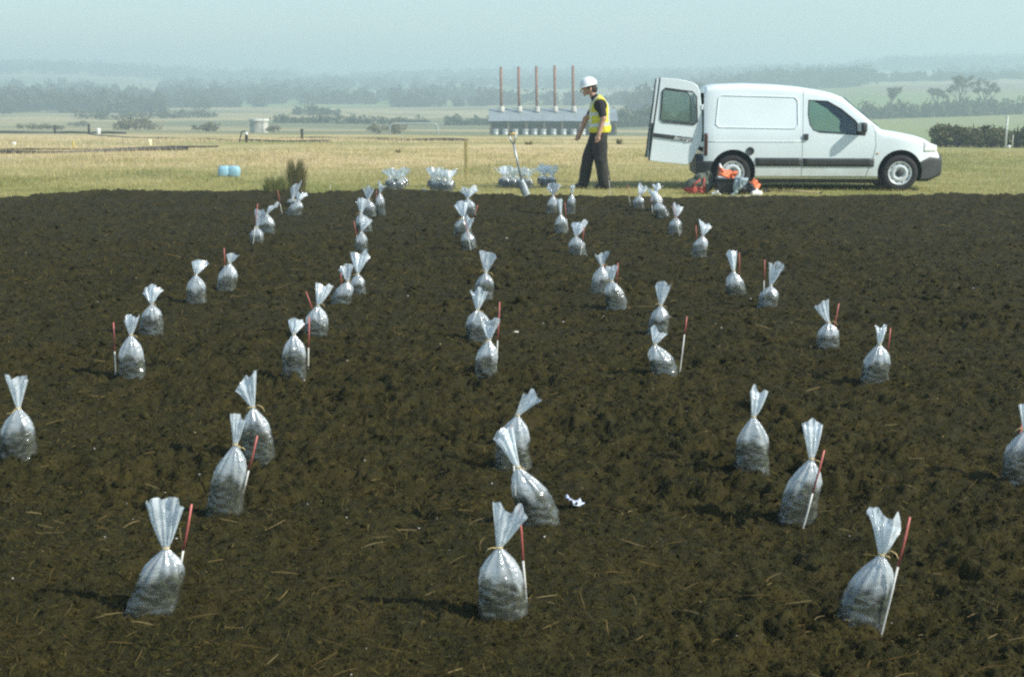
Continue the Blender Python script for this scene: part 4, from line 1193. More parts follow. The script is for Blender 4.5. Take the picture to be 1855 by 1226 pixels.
house("tiny white farmhouse on the far hill above the van", 1376, 1290, 9, 4, 5)

# ------------------------------------------------------------------ white van
M_VAN = mat("white_van_paint", (0.77, 0.84, 0.83), 0.32, var=0.03, scale=1.5, spec=0.5, coat=0.4)
M_TRIM = mat("grey_black_trim", (0.045, 0.048, 0.046), 0.55, scale=5)
M_INT = mat("dark_interior", (0.05, 0.05, 0.048), 0.8, scale=5)
M_TYRE = mat("tyre_rubber", (0.028, 0.027, 0.026), 0.85, scale=12, bump=.2)
M_RIM = mat("wheel_silver", (0.72, 0.74, 0.73), 0.4, 0.2, scale=6)
M_GLASS = glassmat("window_glass", (0.70, 0.80, 0.76), 0.07)
M_SCREEN = glassmat("windscreen_glass", (0.55, 0.68, 0.66), 0.32)
M_LAMP = mat("headlamp_glass", (0.82, 0.84, 0.82), 0.15, scale=10, coat=.6)
M_TAIL = mat("tail_lamp", (0.10, 0.03, 0.025), 0.3, scale=10)

VZX = [-0.48, -0.44, -0.30, 0.18, 0.675, 1.10, 1.457, 1.62, 1.76, 2.40, 2.52, 2.77, 3.00, 3.13, 3.26, 3.34, 3.39, 3.41]
VZT = [1.60, 1.705, 1.735, 1.75, 1.73, 1.69, 1.63, 1.59, 1.53, 1.005, .985, .945, .895, .85, .77, .69, .60, .50]
def v_top(x): return float(np.interp(x, VZX, VZT))
def v_bot(x): return float(np.interp(x, [-.48, -.3, 0, 2.9, 3.25, 3.41], [.32, .24, .19, .19, .24, .34]))
def v_W(x):
    w = .835
    if x > 2.5: w -= .27 * ((x - 2.5) / .91) ** 2.6
    if x < -.3: w -= .03 * ((-.3 - x) / .18) ** 2
    return w
def v_hw(x, z):
    w = v_W(x)
    if z < .95: return w * (.962 + .038 * math.sin(math.pi * min(1, max(0, (z - .15) / 1.1))))
    return w * .991 - (z - .95) * .165
def v_ring(x, dz=0, ztop=None, zbot=None, off=0.0):
    zt = v_top(x) if ztop is None else ztop; zb = v_bot(x) if zbot is None else zbot
    r = min(.12, (zt - zb) * .38)
    pts = [(0.0, zb)]
    NS = 16
    rb = .05
    pts.append((v_hw(x, zb) - rb + off, zb))
    for i in range(NS + 1):
        z = zb + rb + (zt - r - zb - rb) * i / NS
        pts.append((v_hw(x, z) + off, z))
    hz = v_hw(x, zt - r) + off
    for i in range(1, 6):
        a = math.pi / 2 * i / 5
        pts.append((hz - r * 1.2 * (1 - math.cos(a)), zt - r + r * math.sin(a) * .86))
    for f in (.66, .33, 0):
        y = (hz - 1.2 * r) * f
        pts.append((y, zt - r * .14 + r * .14 * (1 - f * f)))
    ring = [(x, -y, z) for y, z in pts]
    ring += [(x, y, z) for y, z in pts[-2:0:-1]]
    return ring
def loft(stations, **kw):
    vv = []; ff = []
    for x in stations:
        rg_ = v_ring(x, **{k_: (f_(x) if callable(f_) else f_) for k_, f_ in kw.items()}); n = len(rg_); vv += rg_
    m = len(stations)
    for i in range(m - 1):
        for j in range(n):
            j2 = (j + 1) % n
            ff.append((i * n + j, i * n + j2, (i + 1) * n + j2, (i + 1) * n + j))
    ff.append(tuple(range(n))[::-1]); ff.append(tuple((m - 1) * n + j for j in range(n)))
    me = pymesh("loft", vv, ff)
    bm = bmesh.new(); bm.from_mesh(me); bmesh.ops.recalc_face_normals(bm, faces=list(bm.faces)); bm.to_mesh(me); bm.free()
    return me
def prism(poly, y0, y1, taper=None):
    n = len(poly)
    yy = lambda z, y: y if taper is None else math.copysign(taper(z), y)
    vv = [(x, yy(z, y0), z) for x, z in poly] + [(x, yy(z, y1), z) for x, z in poly]
    ff = [tuple(range(n)), tuple(range(n, 2 * n))[::-1]] + [(i, (i + 1) % n, n + (i + 1) % n, n + i) for i in range(n)]
    me = pymesh("prism", vv, ff)
    bm = bmesh.new(); bm.from_mesh(me); bmesh.ops.recalc_face_normals(bm, faces=list(bm.faces)); bm.to_mesh(me); bm.free()
    return me
def cylmesh(x, z, r, y0, y1, n=40):
    return prism([(x + r * math.cos(2 * math.pi * i / n), z + r * math.sin(2 * math.pi * i / n)) for i in range(n)], y0, y1)
def boolean(me, cutters, op='DIFFERENCE'):
    o = bpy.data.objects.new("tmp", me); COL.objects.link(o); tmp = [o]
    for c_, m_ in cutters:
        if m_ is not None and len(c_.materials) == 0: c_.materials.append(m_)
        co = bpy.data.objects.new("cut", c_); COL.objects.link(co); tmp.append(co)
        md = o.modifiers.new("b", 'BOOLEAN'); md.object = co; md.operation = op; md.solver = 'EXACT'; md.material_mode = 'TRANSFER'
    bpy.context.view_layer.update()
    dg = bpy.context.evaluated_depsgraph_get()
    out = bpy.data.meshes.new_from_object(o.evaluated_get(dg))
    for t_ in tmp: bpy.data.objects.remove(t_)
    return out
def shade_auto(o, ang=35):
    me = o.data; smooth(me)
    bm = bmesh.new(); bm.from_mesh(me)
    for e in bm.edges:
        if len(e.link_faces) == 2 and e.calc_face_angle(0) > R(ang): e.smooth = False
    bm.to_mesh(me); bm.free()

stations = sorted(set([-.48, -.465, -.44, -.40, -.30] + list(np.linspace(-.2, 1.7, 18)) + [1.76, 1.85, 2.0, 2.2, 2.36, 2.40, 2.44] + list(np.linspace(2.52, 3.26, 12)) + [3.30, 3.34, 3.37, 3.39, 3.405, 3.41]))
shell = loft(stations); shell.materials.append(M_VAN)
HUBS = [(0.0, .29), (2.71, .29)]
WINP = [(1.208, 1.465), (1.51, 1.45), (1.74, 1.32), (1.955, 1.145), (2.13, .93), (2.12, .905), (1.40, .95), (1.29, .985), (1.23, 1.08), (1.20, 1.25)]
DOOR = [(1.12, .235), (1.12, 1.615), (1.45, 1.585), (1.70, 1.50), (2.08, 1.20), (2.27, 1.02), (2.295, .75), (2.27, .60), (2.15, .235)]
def inset(poly, d):
    cx_ = sum(p[0] for p in poly) / len(poly); cz_ = sum(p[1] for p in poly) / len(poly)
    return [(x + d * (1 if x > cx_ else -1), z + d * (1 if z > cz_ else -1)) for x, z in poly]
cab = prism([(1.02, .42), (1.02, 1.60), (1.45, 1.55), (1.70, 1.46), (2.27, 1.0), (2.27, .42)], -1, 1, lambda z: .77 - max(z - .95, 0) * .175)
cargo = prism([(-.9, .62), (-.9, 1.58), (.97, 1.60), (.97, .62)], -1, 1, lambda z: .70 - max(z - .95, 0) * .12)
screen_c = prism([(1.79, 1.475), (1.83, 1.56), (2.47, 1.06), (2.33, 1.02)], -.60, .60)
cuts = [(cab, M_INT), (cargo, M_INT), (prism(WINP, -1.2, 1.2), M_TRIM), (screen_c, M_TRIM)]
for hx, hz in HUBS:
    cuts += [(cylmesh(hx, hz + .015, .365, -1.2, -.52), M_TRIM), (cylmesh(hx, hz + .015, .365, .52, 1.2), M_TRIM)]
full = boolean(shell, cuts)
door_me = boolean(full.copy(), [(prism(DOOR, -1.2, -.40), None)], 'INTERSECT')
body_me = boolean(full, [(prism(inset(DOOR, .007), -1.2, -.40), M_TRIM)])

YAW = R(-3.0)
g = ground(1324, 338.5)
nt_ = M_VAN.node_tree; pb_ = [n_ for n_ in nt_.nodes if n_.type == 'BSDF_PRINCIPLED'][0]
src_ = pb_.inputs["Base Color"].links[0].from_socket
tc_ = nt_.nodes.new("ShaderNodeTexCoord"); sx_ = nt_.nodes.new("ShaderNodeSeparateXYZ"); nt_.links.new(tc_.outputs["Object"], sx_.inputs[0])
nz_ = nt_.nodes.new("ShaderNodeTexNoise"); nz_.inputs["Scale"].default_value = 7; nz_.inputs["Detail"].default_value = 6; nt_.links.new(tc_.outputs["Object"], nz_.inputs["Vector"])
ma_ = nt_.nodes.new("ShaderNodeMath"); ma_.operation = 'MULTIPLY_ADD'; ma_.inputs[1].default_value = -0.5; nt_.links.new(nz_.outputs[0], ma_.inputs[0]); nt_.links.new(sx_.outputs[2], ma_.inputs[2])
mr_ = nt_.nodes.new("ShaderNodeMapRange"); mr_.inputs[1].default_value = 0.25; mr_.inputs[2].default_value = -0.12; mr_.inputs[3].default_value = 0.0; mr_.inputs[4].default_value = 0.45; nt_.links.new(ma_.outputs[0], mr_.inputs[0])
dm_ = nt_.nodes.new("ShaderNodeMix"); dm_.data_type = 'RGBA'; dm_.inputs[7].default_value = (0.30, 0.25, 0.17, 1); nt_.links.new(mr_.outputs[0], dm_.inputs[0]); nt_.links.new(src_, dm_.inputs[6]); nt_.links.new(dm_.outputs[2], pb_.inputs["Base Color"])
g = Vector((at(1325, 23.75), 23.75, 0))
van = thing("white_van", "small white panel van with both rear doors open parked on the grass", "van", (0, 0, 0), YAW)
van.scale = (1.012, 1.0, 1.008)
van.location = Vector((g.x, g.y, 0)) - Matrix.Rotation(YAW, 3, 'Z') @ Vector((0, -.80, 0))
o = link("body", body_me, M_VAN, van); shade_auto(o)
door = link("front_door", door_me, M_VAN, van); shade_auto(door)
def patch(name, poly_fn, nx_, nz_, off, matl, parent, thick=.0, sm=True):
    """poly_fn(s,t)->(x,z) laid on the near side of the body"""
    vv = []; ff = []
    for i in range(nx_ + 1):
        for j in range(nz_ + 1):
            x, z = poly_fn(i / nx_, j / nz_); vv.append((x, -(v_hw(x, z) + off), z))
    for i in range(nx_):
        for j in range(nz_):
            a_ = i * (nz_ + 1) + j; ff.append((a_, a_ + nz_ + 1, a_ + nz_ + 2, a_ + 1))
    me = pymesh(name, vv, ff); o = link(name, me, matl, parent, None, sm)
    if thick:
        md = o.modifiers.new("s", 'SOLIDIFY'); md.thickness = thick; md.offset = -1
    return o
def ngon_on_side(name, poly, off, matl, parent, thick=.006):
    vv = [(x, -(v_hw(x, z) + off), z) for x, z in poly]
    me = pymesh(name, vv, [tuple(range(len(poly)))]); o = link(name, me, matl, parent)
    md = o.modifiers.new("s", 'SOLIDIFY'); md.thickness = thick
    return o
ngon_on_side("window_pane", inset(WINP, .006), -.022, M_GLASS, door, .004)
o = link("far_window_pane", pymesh("far_window_pane", [(x, v_hw(x, z) - .022, z) for x, z in inset(WINP, .006)], [tuple(range(len(WINP)))]), M_GLASS, van)
b = MB(); b.tube([(x, -(v_hw(x, z) - .004), z) for x, z in WINP + WINP[:1]], .010, 6, False); b.build("window_seal", M_TRIM, door, True)
b = MB(); b.add([(1.80, -.61, 1.513), (1.80, .61, 1.513), (2.395, .61, 1.022), (2.395, -.61, 1.022)], [(0, 1, 2, 3)]); b.build("windscreen", M_SCREEN, van)
# trims
patch("side_moulding", lambda s, t: (.365 + s * .752, .40 + t * .135), 10, 3, .012, M_TRIM, van, .02)
patch("side_moulding", lambda s, t: (1.13 + s * 1.15, .395 + t * .135), 12, 3, .012, M_TRIM, door, .02)
# bumpers
fb = loft([2.93, 3.0, 3.06, 3.13, 3.2, 3.27, 3.33, 3.38, 3.415, 3.435], ztop=lambda x: float(np.interp(x, [2.93, 3.02, 3.2, 3.435], [.47, .55, .635, .60])), zbot=lambda x: float(np.interp(x, [2.93, 3.2, 3.435], [.15, .15, .24])), off=.013)
fb.materials.append(M_TRIM)
fb = boolean(fb, [(cylmesh(2.71, .305, .365, -1.3, 1.3), M_TRIM)])
o = link("front_bumper", fb, M_TRIM, van); shade_auto(o)
rb = loft([-.60, -.585, -.55, -.48, -.38, -.25], ztop=lambda x: .56, zbot=lambda x: .25, off=.014); rb.materials.append(M_TRIM)
rb = boolean(rb, [(cylmesh(0, .305, .365, -1.3, 1.3), M_TRIM)])
o = link("rear_bumper", rb, M_TRIM, van); shade_auto(o)
b = MB(); b.box((1.4, 0, .17), (2.2, 1.35, .10)); b.build("underbody", M_DKGREY, van)
# lamps, cap, handle, beading
patch("headlight", lambda s, t: (3.09 + s * .235, .635 + t * (.17 - .07 * s)), 8, 4, .006, M_LAMP, van, .012)
patch("tail_lamp", lambda s, t: (-.475 + s * .055, .57 + t * .36), 3, 8, .006, M_TAIL, van, .02)
patch("indicator", lambda s, t: (2.315 + s * .035, .60 + t * .02), 2, 2, .006, mat("amber_lens", (.6, .3, .08), .3), van, .008)
b = MB(); b.lathe([(.066, 0), (.066, -.008), (.045, -.012), (.040, -.006), (.012, -.006), (.001, -.006)], 22, 'Y', (.274, -v_hw(.274, .647) - .001, .647)); b.build("fuel_cap", M_TRIM, van, True)
b = MB(); b.box((1.17, -v_hw(1.17, .875) - .012, .875), (.075, .03, .10), None, .01); b.build("door_handle", M_TRIM, door)
bead = [(-.25, 1.50), (-.20, 1.545), (.98, 1.515), (1.03, 1.46), (1.04, 1.06), (.99, 1.01), (-.24, 1.03), (-.29, 1.08)]
b = MB(); pts = []
for (xa, za), (xb, zb_) in zip(bead, bead[1:] + bead[:1]):
    for q in np.linspace(0, 1, 8)[:-1]:
        x, z = xa + (xb - xa) * q, za + (zb_ - za) * q; pts.append((x, -(v_hw(x, z) + .002), z))
b.tube(pts + pts[:1], .009, 6, False); b.build("panel_bead", M_VAN, van, True)
b = MB(); b.tube([(x, -(v_hw(x, .80) + .001), .80 + .015 * (x > 1)) for x in np.linspace(-.42, 1.10, 12)], .007, 6); b.build("body_crease", M_VAN, van, True)
# mirrors
for sg, nm in ((-1, "mirror"), (1, "mirror")):
    b = MB(); b.box((2.06, sg * .93, 1.03), (.10, .19, .16), Matrix.Rotation(R(-12 * sg), 3, 'Z'), .03); m_ = b.build(nm, M_TRIM, van, True)
    b = MB(); b.box((2.004, sg * .925, 1.03), (.006, .15, .125), Matrix.Rotation(R(-12 * sg), 3, 'Z'), .002); b.build("mirror_glass", M_LAMP, m_)
    b = MB(); b.add([(2.12, sg * .835, .93), (2.00, sg * .84, .93), (1.99, sg * .825, 1.06), (2.03, sg * .82, 1.05)], [(0, 1, 2, 3)]); b.build("mirror_mount", M_TRIM, m_)
# cab furniture
for y_ in (-.38, .38):
    b = MB(); b.box((1.42, y_, .58), (.5, .48, .18), None, .05); b.box((1.20, y_, .88), (.14, .46, .56), Matrix.Rotation(R(-10), 3, 'Y'), .05); b.box((1.13, y_, 1.25), (.09, .26, .18), None, .03)
    b.build("seat", mat("seat_cloth", (.10, .10, .10), .9) if y_ < 0 else bpy.data.materials["seat_cloth"], van)
b = MB(); b.box((2.12, 0, .80), (.32, 1.36, .26), None, .06); b.build("dashboard", M_DKGREY, van)
b = MB()
ring = []
Rm = Matrix.Rotation(R(-62), 3, 'Y')
for i in range(21):
    a_ = 2 * math.pi * i / 20; ring.append(Vector((1.86, -.38, .98)) + Rm @ Vector((.185 * math.cos(a_), .185 * math.sin(a_), 0)))
b.tube(ring, .015, 6, False)
b.tube([Vector((1.86, -.38, .98)), Vector((2.05, -.38, .84))], .03, 8)
for a_ in (0, 2.1, 4.2):
    b.tube([Vector((1.86, -.38, .98)), Vector((1.86, -.38, .98)) + Rm @ Vector((.18 * math.cos(a_), .18 * math.sin(a_), 0))], .014, 6)
b.build("steering_wheel", M_BLACK, van, True)
# wheels
for hx, hz in HUBS:
    for sg in (-1, 1):
        w = bpy.data.objects.new("wheel", None); w.empty_display_size = .1; COL.objects.link(w); w.parent = van
        yo = sg * .80
        prof = [(.185, .0), (.20, -.008), (.245, -.012), (.275, -.006), (.292, .015), (.295, .05), (.295, .13), (.285, .165), (.19, .17)]
        b = MB(); b.lathe([(r_, yo - sg * h_ if sg > 0 else yo + h_) for r_, h_ in prof], 40, 'Y', (hx, 0, hz)); b.build("tyre", M_TYRE, w, True)
        f_ = (lambda h_: yo + h_) if sg < 0 else (lambda h_: yo - h_)
        b = MB(); b.lathe([(.195, f_(.004)), (.19, f_(-.004)), (.178, f_(.0)), (.165, f_(.028)), (.15, f_(.03)), (.125, f_(.008)), (.095, f_(.004)), (.075, f_(.022)), (.062, f_(.03)), (.001, f_(.03))], 36, 'Y', (hx, 0, hz)); b.build("rim", M_RIM, w, True)
        b = MB(); b.lathe([(.058, f_(.031)), (.056, f_(.006)), (.04, f_(.0)), (.001, f_(-.001))], 20, 'Y', (hx, 0, hz)); b.build("hub_cap", M_TRIM, w, True)
        b = MB()
        for i in range(10):
            a_ = 2 * math.pi * i / 10; b.lathe([(.013, f_(.022)), (.001, f_(.0215))], 8, 'Y', (hx + .157 * math.cos(a_), 0, hz + .157 * math.sin(a_)))
        b.build("vent_holes", M_BLACK, w)
# open rear doors
ZS = 281.4
zp = lambda zx, zy: ((zx - 510) / ZS, (607 - zy) / ZS)
RD = [zp(*p) for p in [(172, 92), (250, 98), (318, 112), (342, 128), (354, 155), (364, 240), (370, 330), (364, 390), (342, 432), (322, 478), (300, 491), (200, 481), (128, 472), (142, 345), (160, 200)]]
RW = [zp(*p) for p in [(196, 140), (320, 156), (338, 178), (344, 292), (332, 305), (188, 293), (175, 280), (183, 152)]]
def scale_poly(poly, k_):
    cx_ = sum(p[0] for p in poly) / len(poly); cz_ = sum(p[1] for p in poly) / len(poly)
    return [(cx_ + (x - cx_) * k_, cz_ + (z - cz_) * k_) for x, z in poly]
for sg in (-1, 1):
    yo = sg * .715
    d_me = prism(RD, yo - sg * .0, yo - sg * .045); d_me.materials.append(M_VAN)
    d_me = boolean(d_me, [(prism(RW, -1.5, 1.5), M_TRIM)])
    rd = link("rear_door", d_me, M_VAN, van); shade_auto(rd, 30)
    md = rd.modifiers.new("bev", 'BEVEL'); md.width = .008; md.segments = 2; md.limit_method = 'ANGLE'
    b = MB(); b.tube([(x, yo + sg * .002, z) for x, z in RW + RW[:1]], .014, 6, False); b.build("window_seal", M_TRIM, rd, True)
    o = link("window_pane", pymesh("window_pane", [(x, yo - sg * .02, z) for x, z in RW], [tuple(range(len(RW)))]), M_GLASS, rd)
    st = [zp(*p) for p in [(143, 344), (318, 365), (325, 372), (320, 384), (142, 362)]]
    o = link("trim_strip", prism(st, yo + sg * .002, yo + sg * .016), M_TRIM, rd)
    inn = [zp(*p) for p in [(150, 305), (350, 320), (345, 410), (310, 455), (140, 440)]]
    o = link("inner_panel", prism(inn, yo - sg * .047, yo - sg * .06), M_INT, rd)
    ed = [RD[0], RD[14], RD[13], RD[12]]
    b = MB(); b.tube([(x - .006, yo - sg * .03, z) for x, z in ed], .016, 6); b.build("door_seal", M_TRIM, rd, True)
    if sg < 0:
        cu = bpy.data.curves.new("badge", 'FONT'); cu.body = "Berlingo"; cu.size = .085; cu.shear = .25; cu.extrude = .001
        to = bpy.data.objects.new("tmp_text", cu); COL.objects.link(to); bpy.context.view_layer.update()
        tm = bpy.data.meshes.new_from_object(to.evaluated_get(bpy.context.evaluated_depsgraph_get())); bpy.data.objects.remove(to)
        bx_, bz_ = zp(238, 373)
        o = link("badge_lettering", tm, M_LAMP, rd); o.location = (bx_, yo - .0185, bz_); o.rotation_euler = (R(90), R(6), 0)
    for zz in (.75, 1.35):
        b = MB(); b.box((-.50, sg * .70, zz), (.07, .05, .09), None, .01); b.build("hinge", M_VAN, rd)

# ------------------------------------------------------------------ implicit surfaces for soft shapes
def surface_nets(Fv, org, h):
    """Fv: negative inside"""
    ins = Fv < 0
    nx_, ny_, nz_ = Fv.shape
    c = [ins[a:nx_ - 1 + a, b_:ny_ - 1 + b_, d:nz_ - 1 + d] for a in (0, 1) for b_ in (0, 1) for d in (0, 1)]
    cnt = sum(x.astype(np.int8) for x in c)
    act = (cnt > 0) & (cnt < 8)
    idx = -np.ones(act.shape, np.int64); cells = np.argwhere(act); idx[act] = np.arange(len(cells))
    acc = np.zeros((len(cells), 3)); num = np.zeros(len(cells))
    corners = [(a, b_, d) for a in (0, 1) for b_ in (0, 1) for d in (0, 1)]
    for i, p in enumerate(corners):
        for j, q in enumerate(corners):
            if j <= i or sum(abs(p[k] - q[k]) for k in range(3)) != 1: continue
            fp = Fv[cells[:, 0] + p[0], cells[:, 1] + p[1], cells[:, 2] + p[2]]; fq = Fv[cells[:, 0] + q[0], cells[:, 1] + q[1], cells[:, 2] + q[2]]
            m = (fp < 0) != (fq < 0)
            t = np.where(m, fp / np.where(fp - fq == 0, 1, fp - fq), 0)
            pt = np.array(p)[None] + t[:, None] * (np.array(q) - np.array(p))[None]
            acc += pt * m[:, None]; num += m
    V = (cells + acc / num[:, None]) * h + np.array(org)
    quads = []
    for ax in range(3):
        o1, o2 = [(1, 2), (2, 0), (0, 1)][ax]
        sl0 = [slice(1, -1)] * 3; sl0[ax] = slice(0, -1); sl1 = [slice(1, -1)] * 3; sl1[ax] = slice(1, None)
        a = ins[tuple(sl0)]; b_ = ins[tuple(sl1)]
        e = np.argwhere(a != b_); fl = a[a != b_]
        e = e + np.array([0 if k == ax else 1 for k in range(3)])
        def cell(d1, d2):
            p = e.copy(); p[:, o1] -= d1; p[:, o2] -= d2
            return idx[p[:, 0], p[:, 1], p[:, 2]]
        q = np.stack([cell(1, 1), cell(0, 1), cell(0, 0), cell(1, 0)], -1)
        q[~fl] = q[~fl][:, ::-1]
        quads.append(q)
    Q = np.concatenate(quads, 0)
    Q = Q[(Q >= 0).all(1)]
    return V, Q
def rcone(P, a, b, ra, rb, sq=(1, 1, 1)):
    a = np.array(a, float); b = np.array(b, float); s = np.array(sq, float)
    pa = (P - a) / s; ba = (b - a) / s
    t = np.clip((pa @ ba) / max(ba @ ba, 1e-9), 0, 1)
    return (np.linalg.norm(pa - t[..., None] * ba, axis=-1) - (ra + (rb - ra) * t)) * s.min()
def smin(a, b, k):
    h = np.clip(.5 + .5 * (b - a) / k, 0, 1)
    return b * (1 - h) + a * h - k * h * (1 - h)
def field(prims, lo, hi, h, k=.02):
    """prims: (label, a, b, ra, rb[, squash[, blend]])"""
    ax = [np.arange(lo[i], hi[i] + h, h) for i in range(3)]
    P = np.stack(np.meshgrid(*ax, indexing='ij'), -1)
    Fv = None; lab = None; best = None
    for p in prims:
        d = rcone(P, p[1], p[2], p[3], p[4], p[5] if len(p) > 5 else (1, 1, 1))
        kk = p[6] if len(p) > 6 else k
        if Fv is None: Fv = d.copy(); best = d.copy(); lab = np.full(d.shape, p[0], np.int8)
        else:
            lab[d < best] = p[0]; best = np.minimum(best, d); Fv = smin(Fv, d, kk)
    return Fv, lab, P
def soft_obj(name, prims, lo, hi, h, mats, parent=None, k=.02, carve=None, sm=True):
    Fv, lab, P = field(prims, lo, hi, h, k)
    if carve is not None: Fv = carve(Fv, P)
    V, Q = surface_nets(Fv, lo, h)
    me = np_mesh(name, V, Q, 4)
    ci = np.clip(((V[Q].mean(1) - np.array(lo)) / h).round().astype(int), 0, np.array(Fv.shape) - 1)
    mi = lab[ci[:, 0], ci[:, 1], ci[:, 2]].astype(np.int32)
    for m in mats: me.materials.append(m)
    me.polygons.foreach_set("material_index", mi)
    if sm: smooth(me)
    return link(name, me, None, parent)

# ------------------------------------------------------------------ the walking man (faces left)
M_SKIN = mat("skin", (0.52, 0.30, 0.21), 0.6, scale=8, var=.08)
M_SHIRT = mat("black_shirt", (0.022, 0.020, 0.021), 0.9, scale=12, bump=.2)
M_TROUS = mat("dark_trousers", (0.032, 0.031, 0.026), 0.9, scale=7, bump=.3, bscale=14, var=.25)
M_BOOT = mat("grey_boots", (0.06, 0.06, 0.055), 0.7, scale=10)
M_HAIR = mat("dark_hair", (0.03, 0.02, 0.014), 0.7, scale=40)
M_VEST = mat("yellow_hivis", (0.74, 0.66, 0.04), 0.7, scale=7, var=.1, bump=.3, bscale=16)
M_TAPE = mat("silver_tape", (0.62, 0.66, 0.66), 0.35, 0.2, scale=20)
M_HELM = mat("white_helmet", (0.84, 0.85, 0.83), 0.35, scale=6, var=.04)
gp = ground(1078, 343)
man = thing("person", "person in white helmet and yellow hi-vis vest walking left with head bowed", "person", gp)
SK, SH, TR_, BO = 0, 1, 2, 3
nr, fr = -.19, .19
pr = [
 # trousers
 (TR_, (.045, -.085, .93), (.045, .085, .93), .135, .135), (TR_, (.05, 0, .98), (.05, 0, 1.02), .15, .145, (1, 1.15, 1)),
 (TR_, (.03, fr * .48, .90), (-.115, .10, .53), .125, .098), (TR_, (-.115, .10, .53), (-.185, .11, .12), .10, .092),
 (TR_, (.06, nr * .48, .90), (.085, -.10, .50), .135, .105), (TR_, (.085, -.10, .50), (.155, -.10, .09), .108, .10),
 (BO, (-.185, .11, .07), (-.30, .115, .045), .058, .045), (BO, (-.18, .11, .05), (-.20, .11, .12), .055, .055),
 (BO, (.15, -.10, .065), (.03, -.105, .045), .058, .045), (BO, (.155, -.10, .05), (.155, -.10, .10), .055, .055),
 # torso
 (SH, (.055, -.06, 1.05), (.06, -.07, 1.36), .135, .135), (SH, (.055, .06, 1.05), (.06, .07, 1.36), .135, .135),
 (SH, (.06, -.15, 1.435), (.06, .15, 1.435), .075, .075), (SH, (.03, 0, 1.45), (-.03, 0, 1.535), .085, .062),
 # near arm
 (SH, (.06, -.195, 1.42), (.10, -.235, 1.25), .078, .066), (SK, (.10, -.235, 1.25), (.112, -.245, 1.185), .052, .047),
 (SK, (.112, -.245, 1.185), (.04, -.255, .93), .046, .031),
 # far arm
 (SH, (.05, .195, 1.42), (-.07, .225, 1.26), .078, .064), (SK, (-.07, .225, 1.26), (-.16, .235, 1.16), .05, .045),
 (SK, (-.16, .235, 1.16), (-.245, .235, .93), .045, .031),
 # neck and head
 (SK, (-.015, 0, 1.50), (-.07, 0, 1.60), .056, .055), (SK, (-.135, 0, 1.70), (-.10, 0, 1.69), .088, .092, (1.05, .88, 1.1)),
 (SK, (-.17, 0, 1.61), (-.14, 0, 1.63), .048, .06, (1, .95, 1)), (SK, (-.185, -.02, 1.575), (-.185, .02, 1.575), .026, .026),
 (SK, (-.235, 0, 1.655), (-.255, 0, 1.625), .012, .017, (1, 1, 1), .012), (SK, (-.222, -.018, 1.60), (-.222, .018, 1.60), .011, .011, (1, 1, 1), .008),
 (SK, (-.228, -.045, 1.675), (-.228, .045, 1.675), .012, .012, (1, 1, 1), .01),
 (SK, (-.095, -.085, 1.66), (-.088, -.092, 1.64), .018, .014, (.9, .5, 1.5), .006), (SK, (-.095, .085, 1.66), (-.088, .092, 1.64), .018, .014, (.9, .5, 1.5), .006),
]
def hand(w, d, side, curl):
    """palm below wrist w, fingers along d"""
    w = Vector(w); d = Vector(d).normalized(); f = Vector((-1, 0, .1)); f = (f - d * f.dot(d)).normalized()
    out = [(SK, w, w + d * .075, .026, .030, (1, .75, 1), .02)]
    for i, (o_, ln) in enumerate([(-.030, .062), (-.010, .072), (.010, .068), (.029, .054)]):
        a = w + d * .075 - f * o_; m = a + d * ln * .55 + f * .008; e = m + d * ln * .45 + f * .016 * curl
        e = e + Vector((0, -side * .004, 0))
        out += [(SK, a, m, .0095, .0088, (1, 1, 1), .004), (SK, m, e, .0088, .0075, (1, 1, 1), .004)]
    a = w + d * .022 + f * .024; m = a + d * .035 + f * .022; e = m + d * .032 + f * .004
    out += [(SK, a, m, .0125, .0105, (1, 1, 1), .010), (SK, m, e, .0105, .008, (1, 1, 1), .004)]
    return out
pr += hand((.04, -.255, .93), (-.12, .02, -1), -1, 1.0) + hand((-.245, .235, .93), (-.38, 0, -1), 1, 1.2)
def wrinkles(Fv, P):
    n_ = (vnoise(P[..., 0] * 16, P[..., 1] * 16, P[..., 2] * 11, 9) - .5) * .018
    cl = np.clip((1.0 - P[..., 2]) / .05, 0, 1) * np.clip((P[..., 2] - .12) / .08, 0, 1) * (np.abs(P[..., 1]) < .2)
    return Fv + n_ * cl
body = soft_obj("body", pr, (-.42, -.36, -.02), (.30, .36, 1.84), .0085, [M_SKIN, M_SHIRT, M_TROUS, M_BOOT], man, .022, wrinkles)
# eyes, brows, hair
b = MB()
for s_ in (-1, 1):
    b.lathe([(.001, -.011), (.008, -.008), (.011, 0), (.008, .008), (.001, .011)], 10, 'Z', (-.226, s_ * .034, 1.658))
b.build("eyes", mat("eye", (.6, .58, .55), .2), man, True)
soft_obj("hair", [(0, (-.085, 0, 1.70), (-.06, 0, 1.66), .096, .085, (1, .9, 1)), (0, (-.14, -.075, 1.69), (-.125, -.08, 1.655), .018, .012), (0, (-.14, .075, 1.69), (-.125, .08, 1.655), .018, .012)], (-.25, -.14, 1.55), (.08, .14, 1.84), .01, [M_HAIR], man, .02,
         lambda Fv, P: np.maximum(Fv, np.maximum(-(P[..., 2] - (1.60 - (P[..., 0] + .03) * .6)), P[..., 2] - 1.76)))
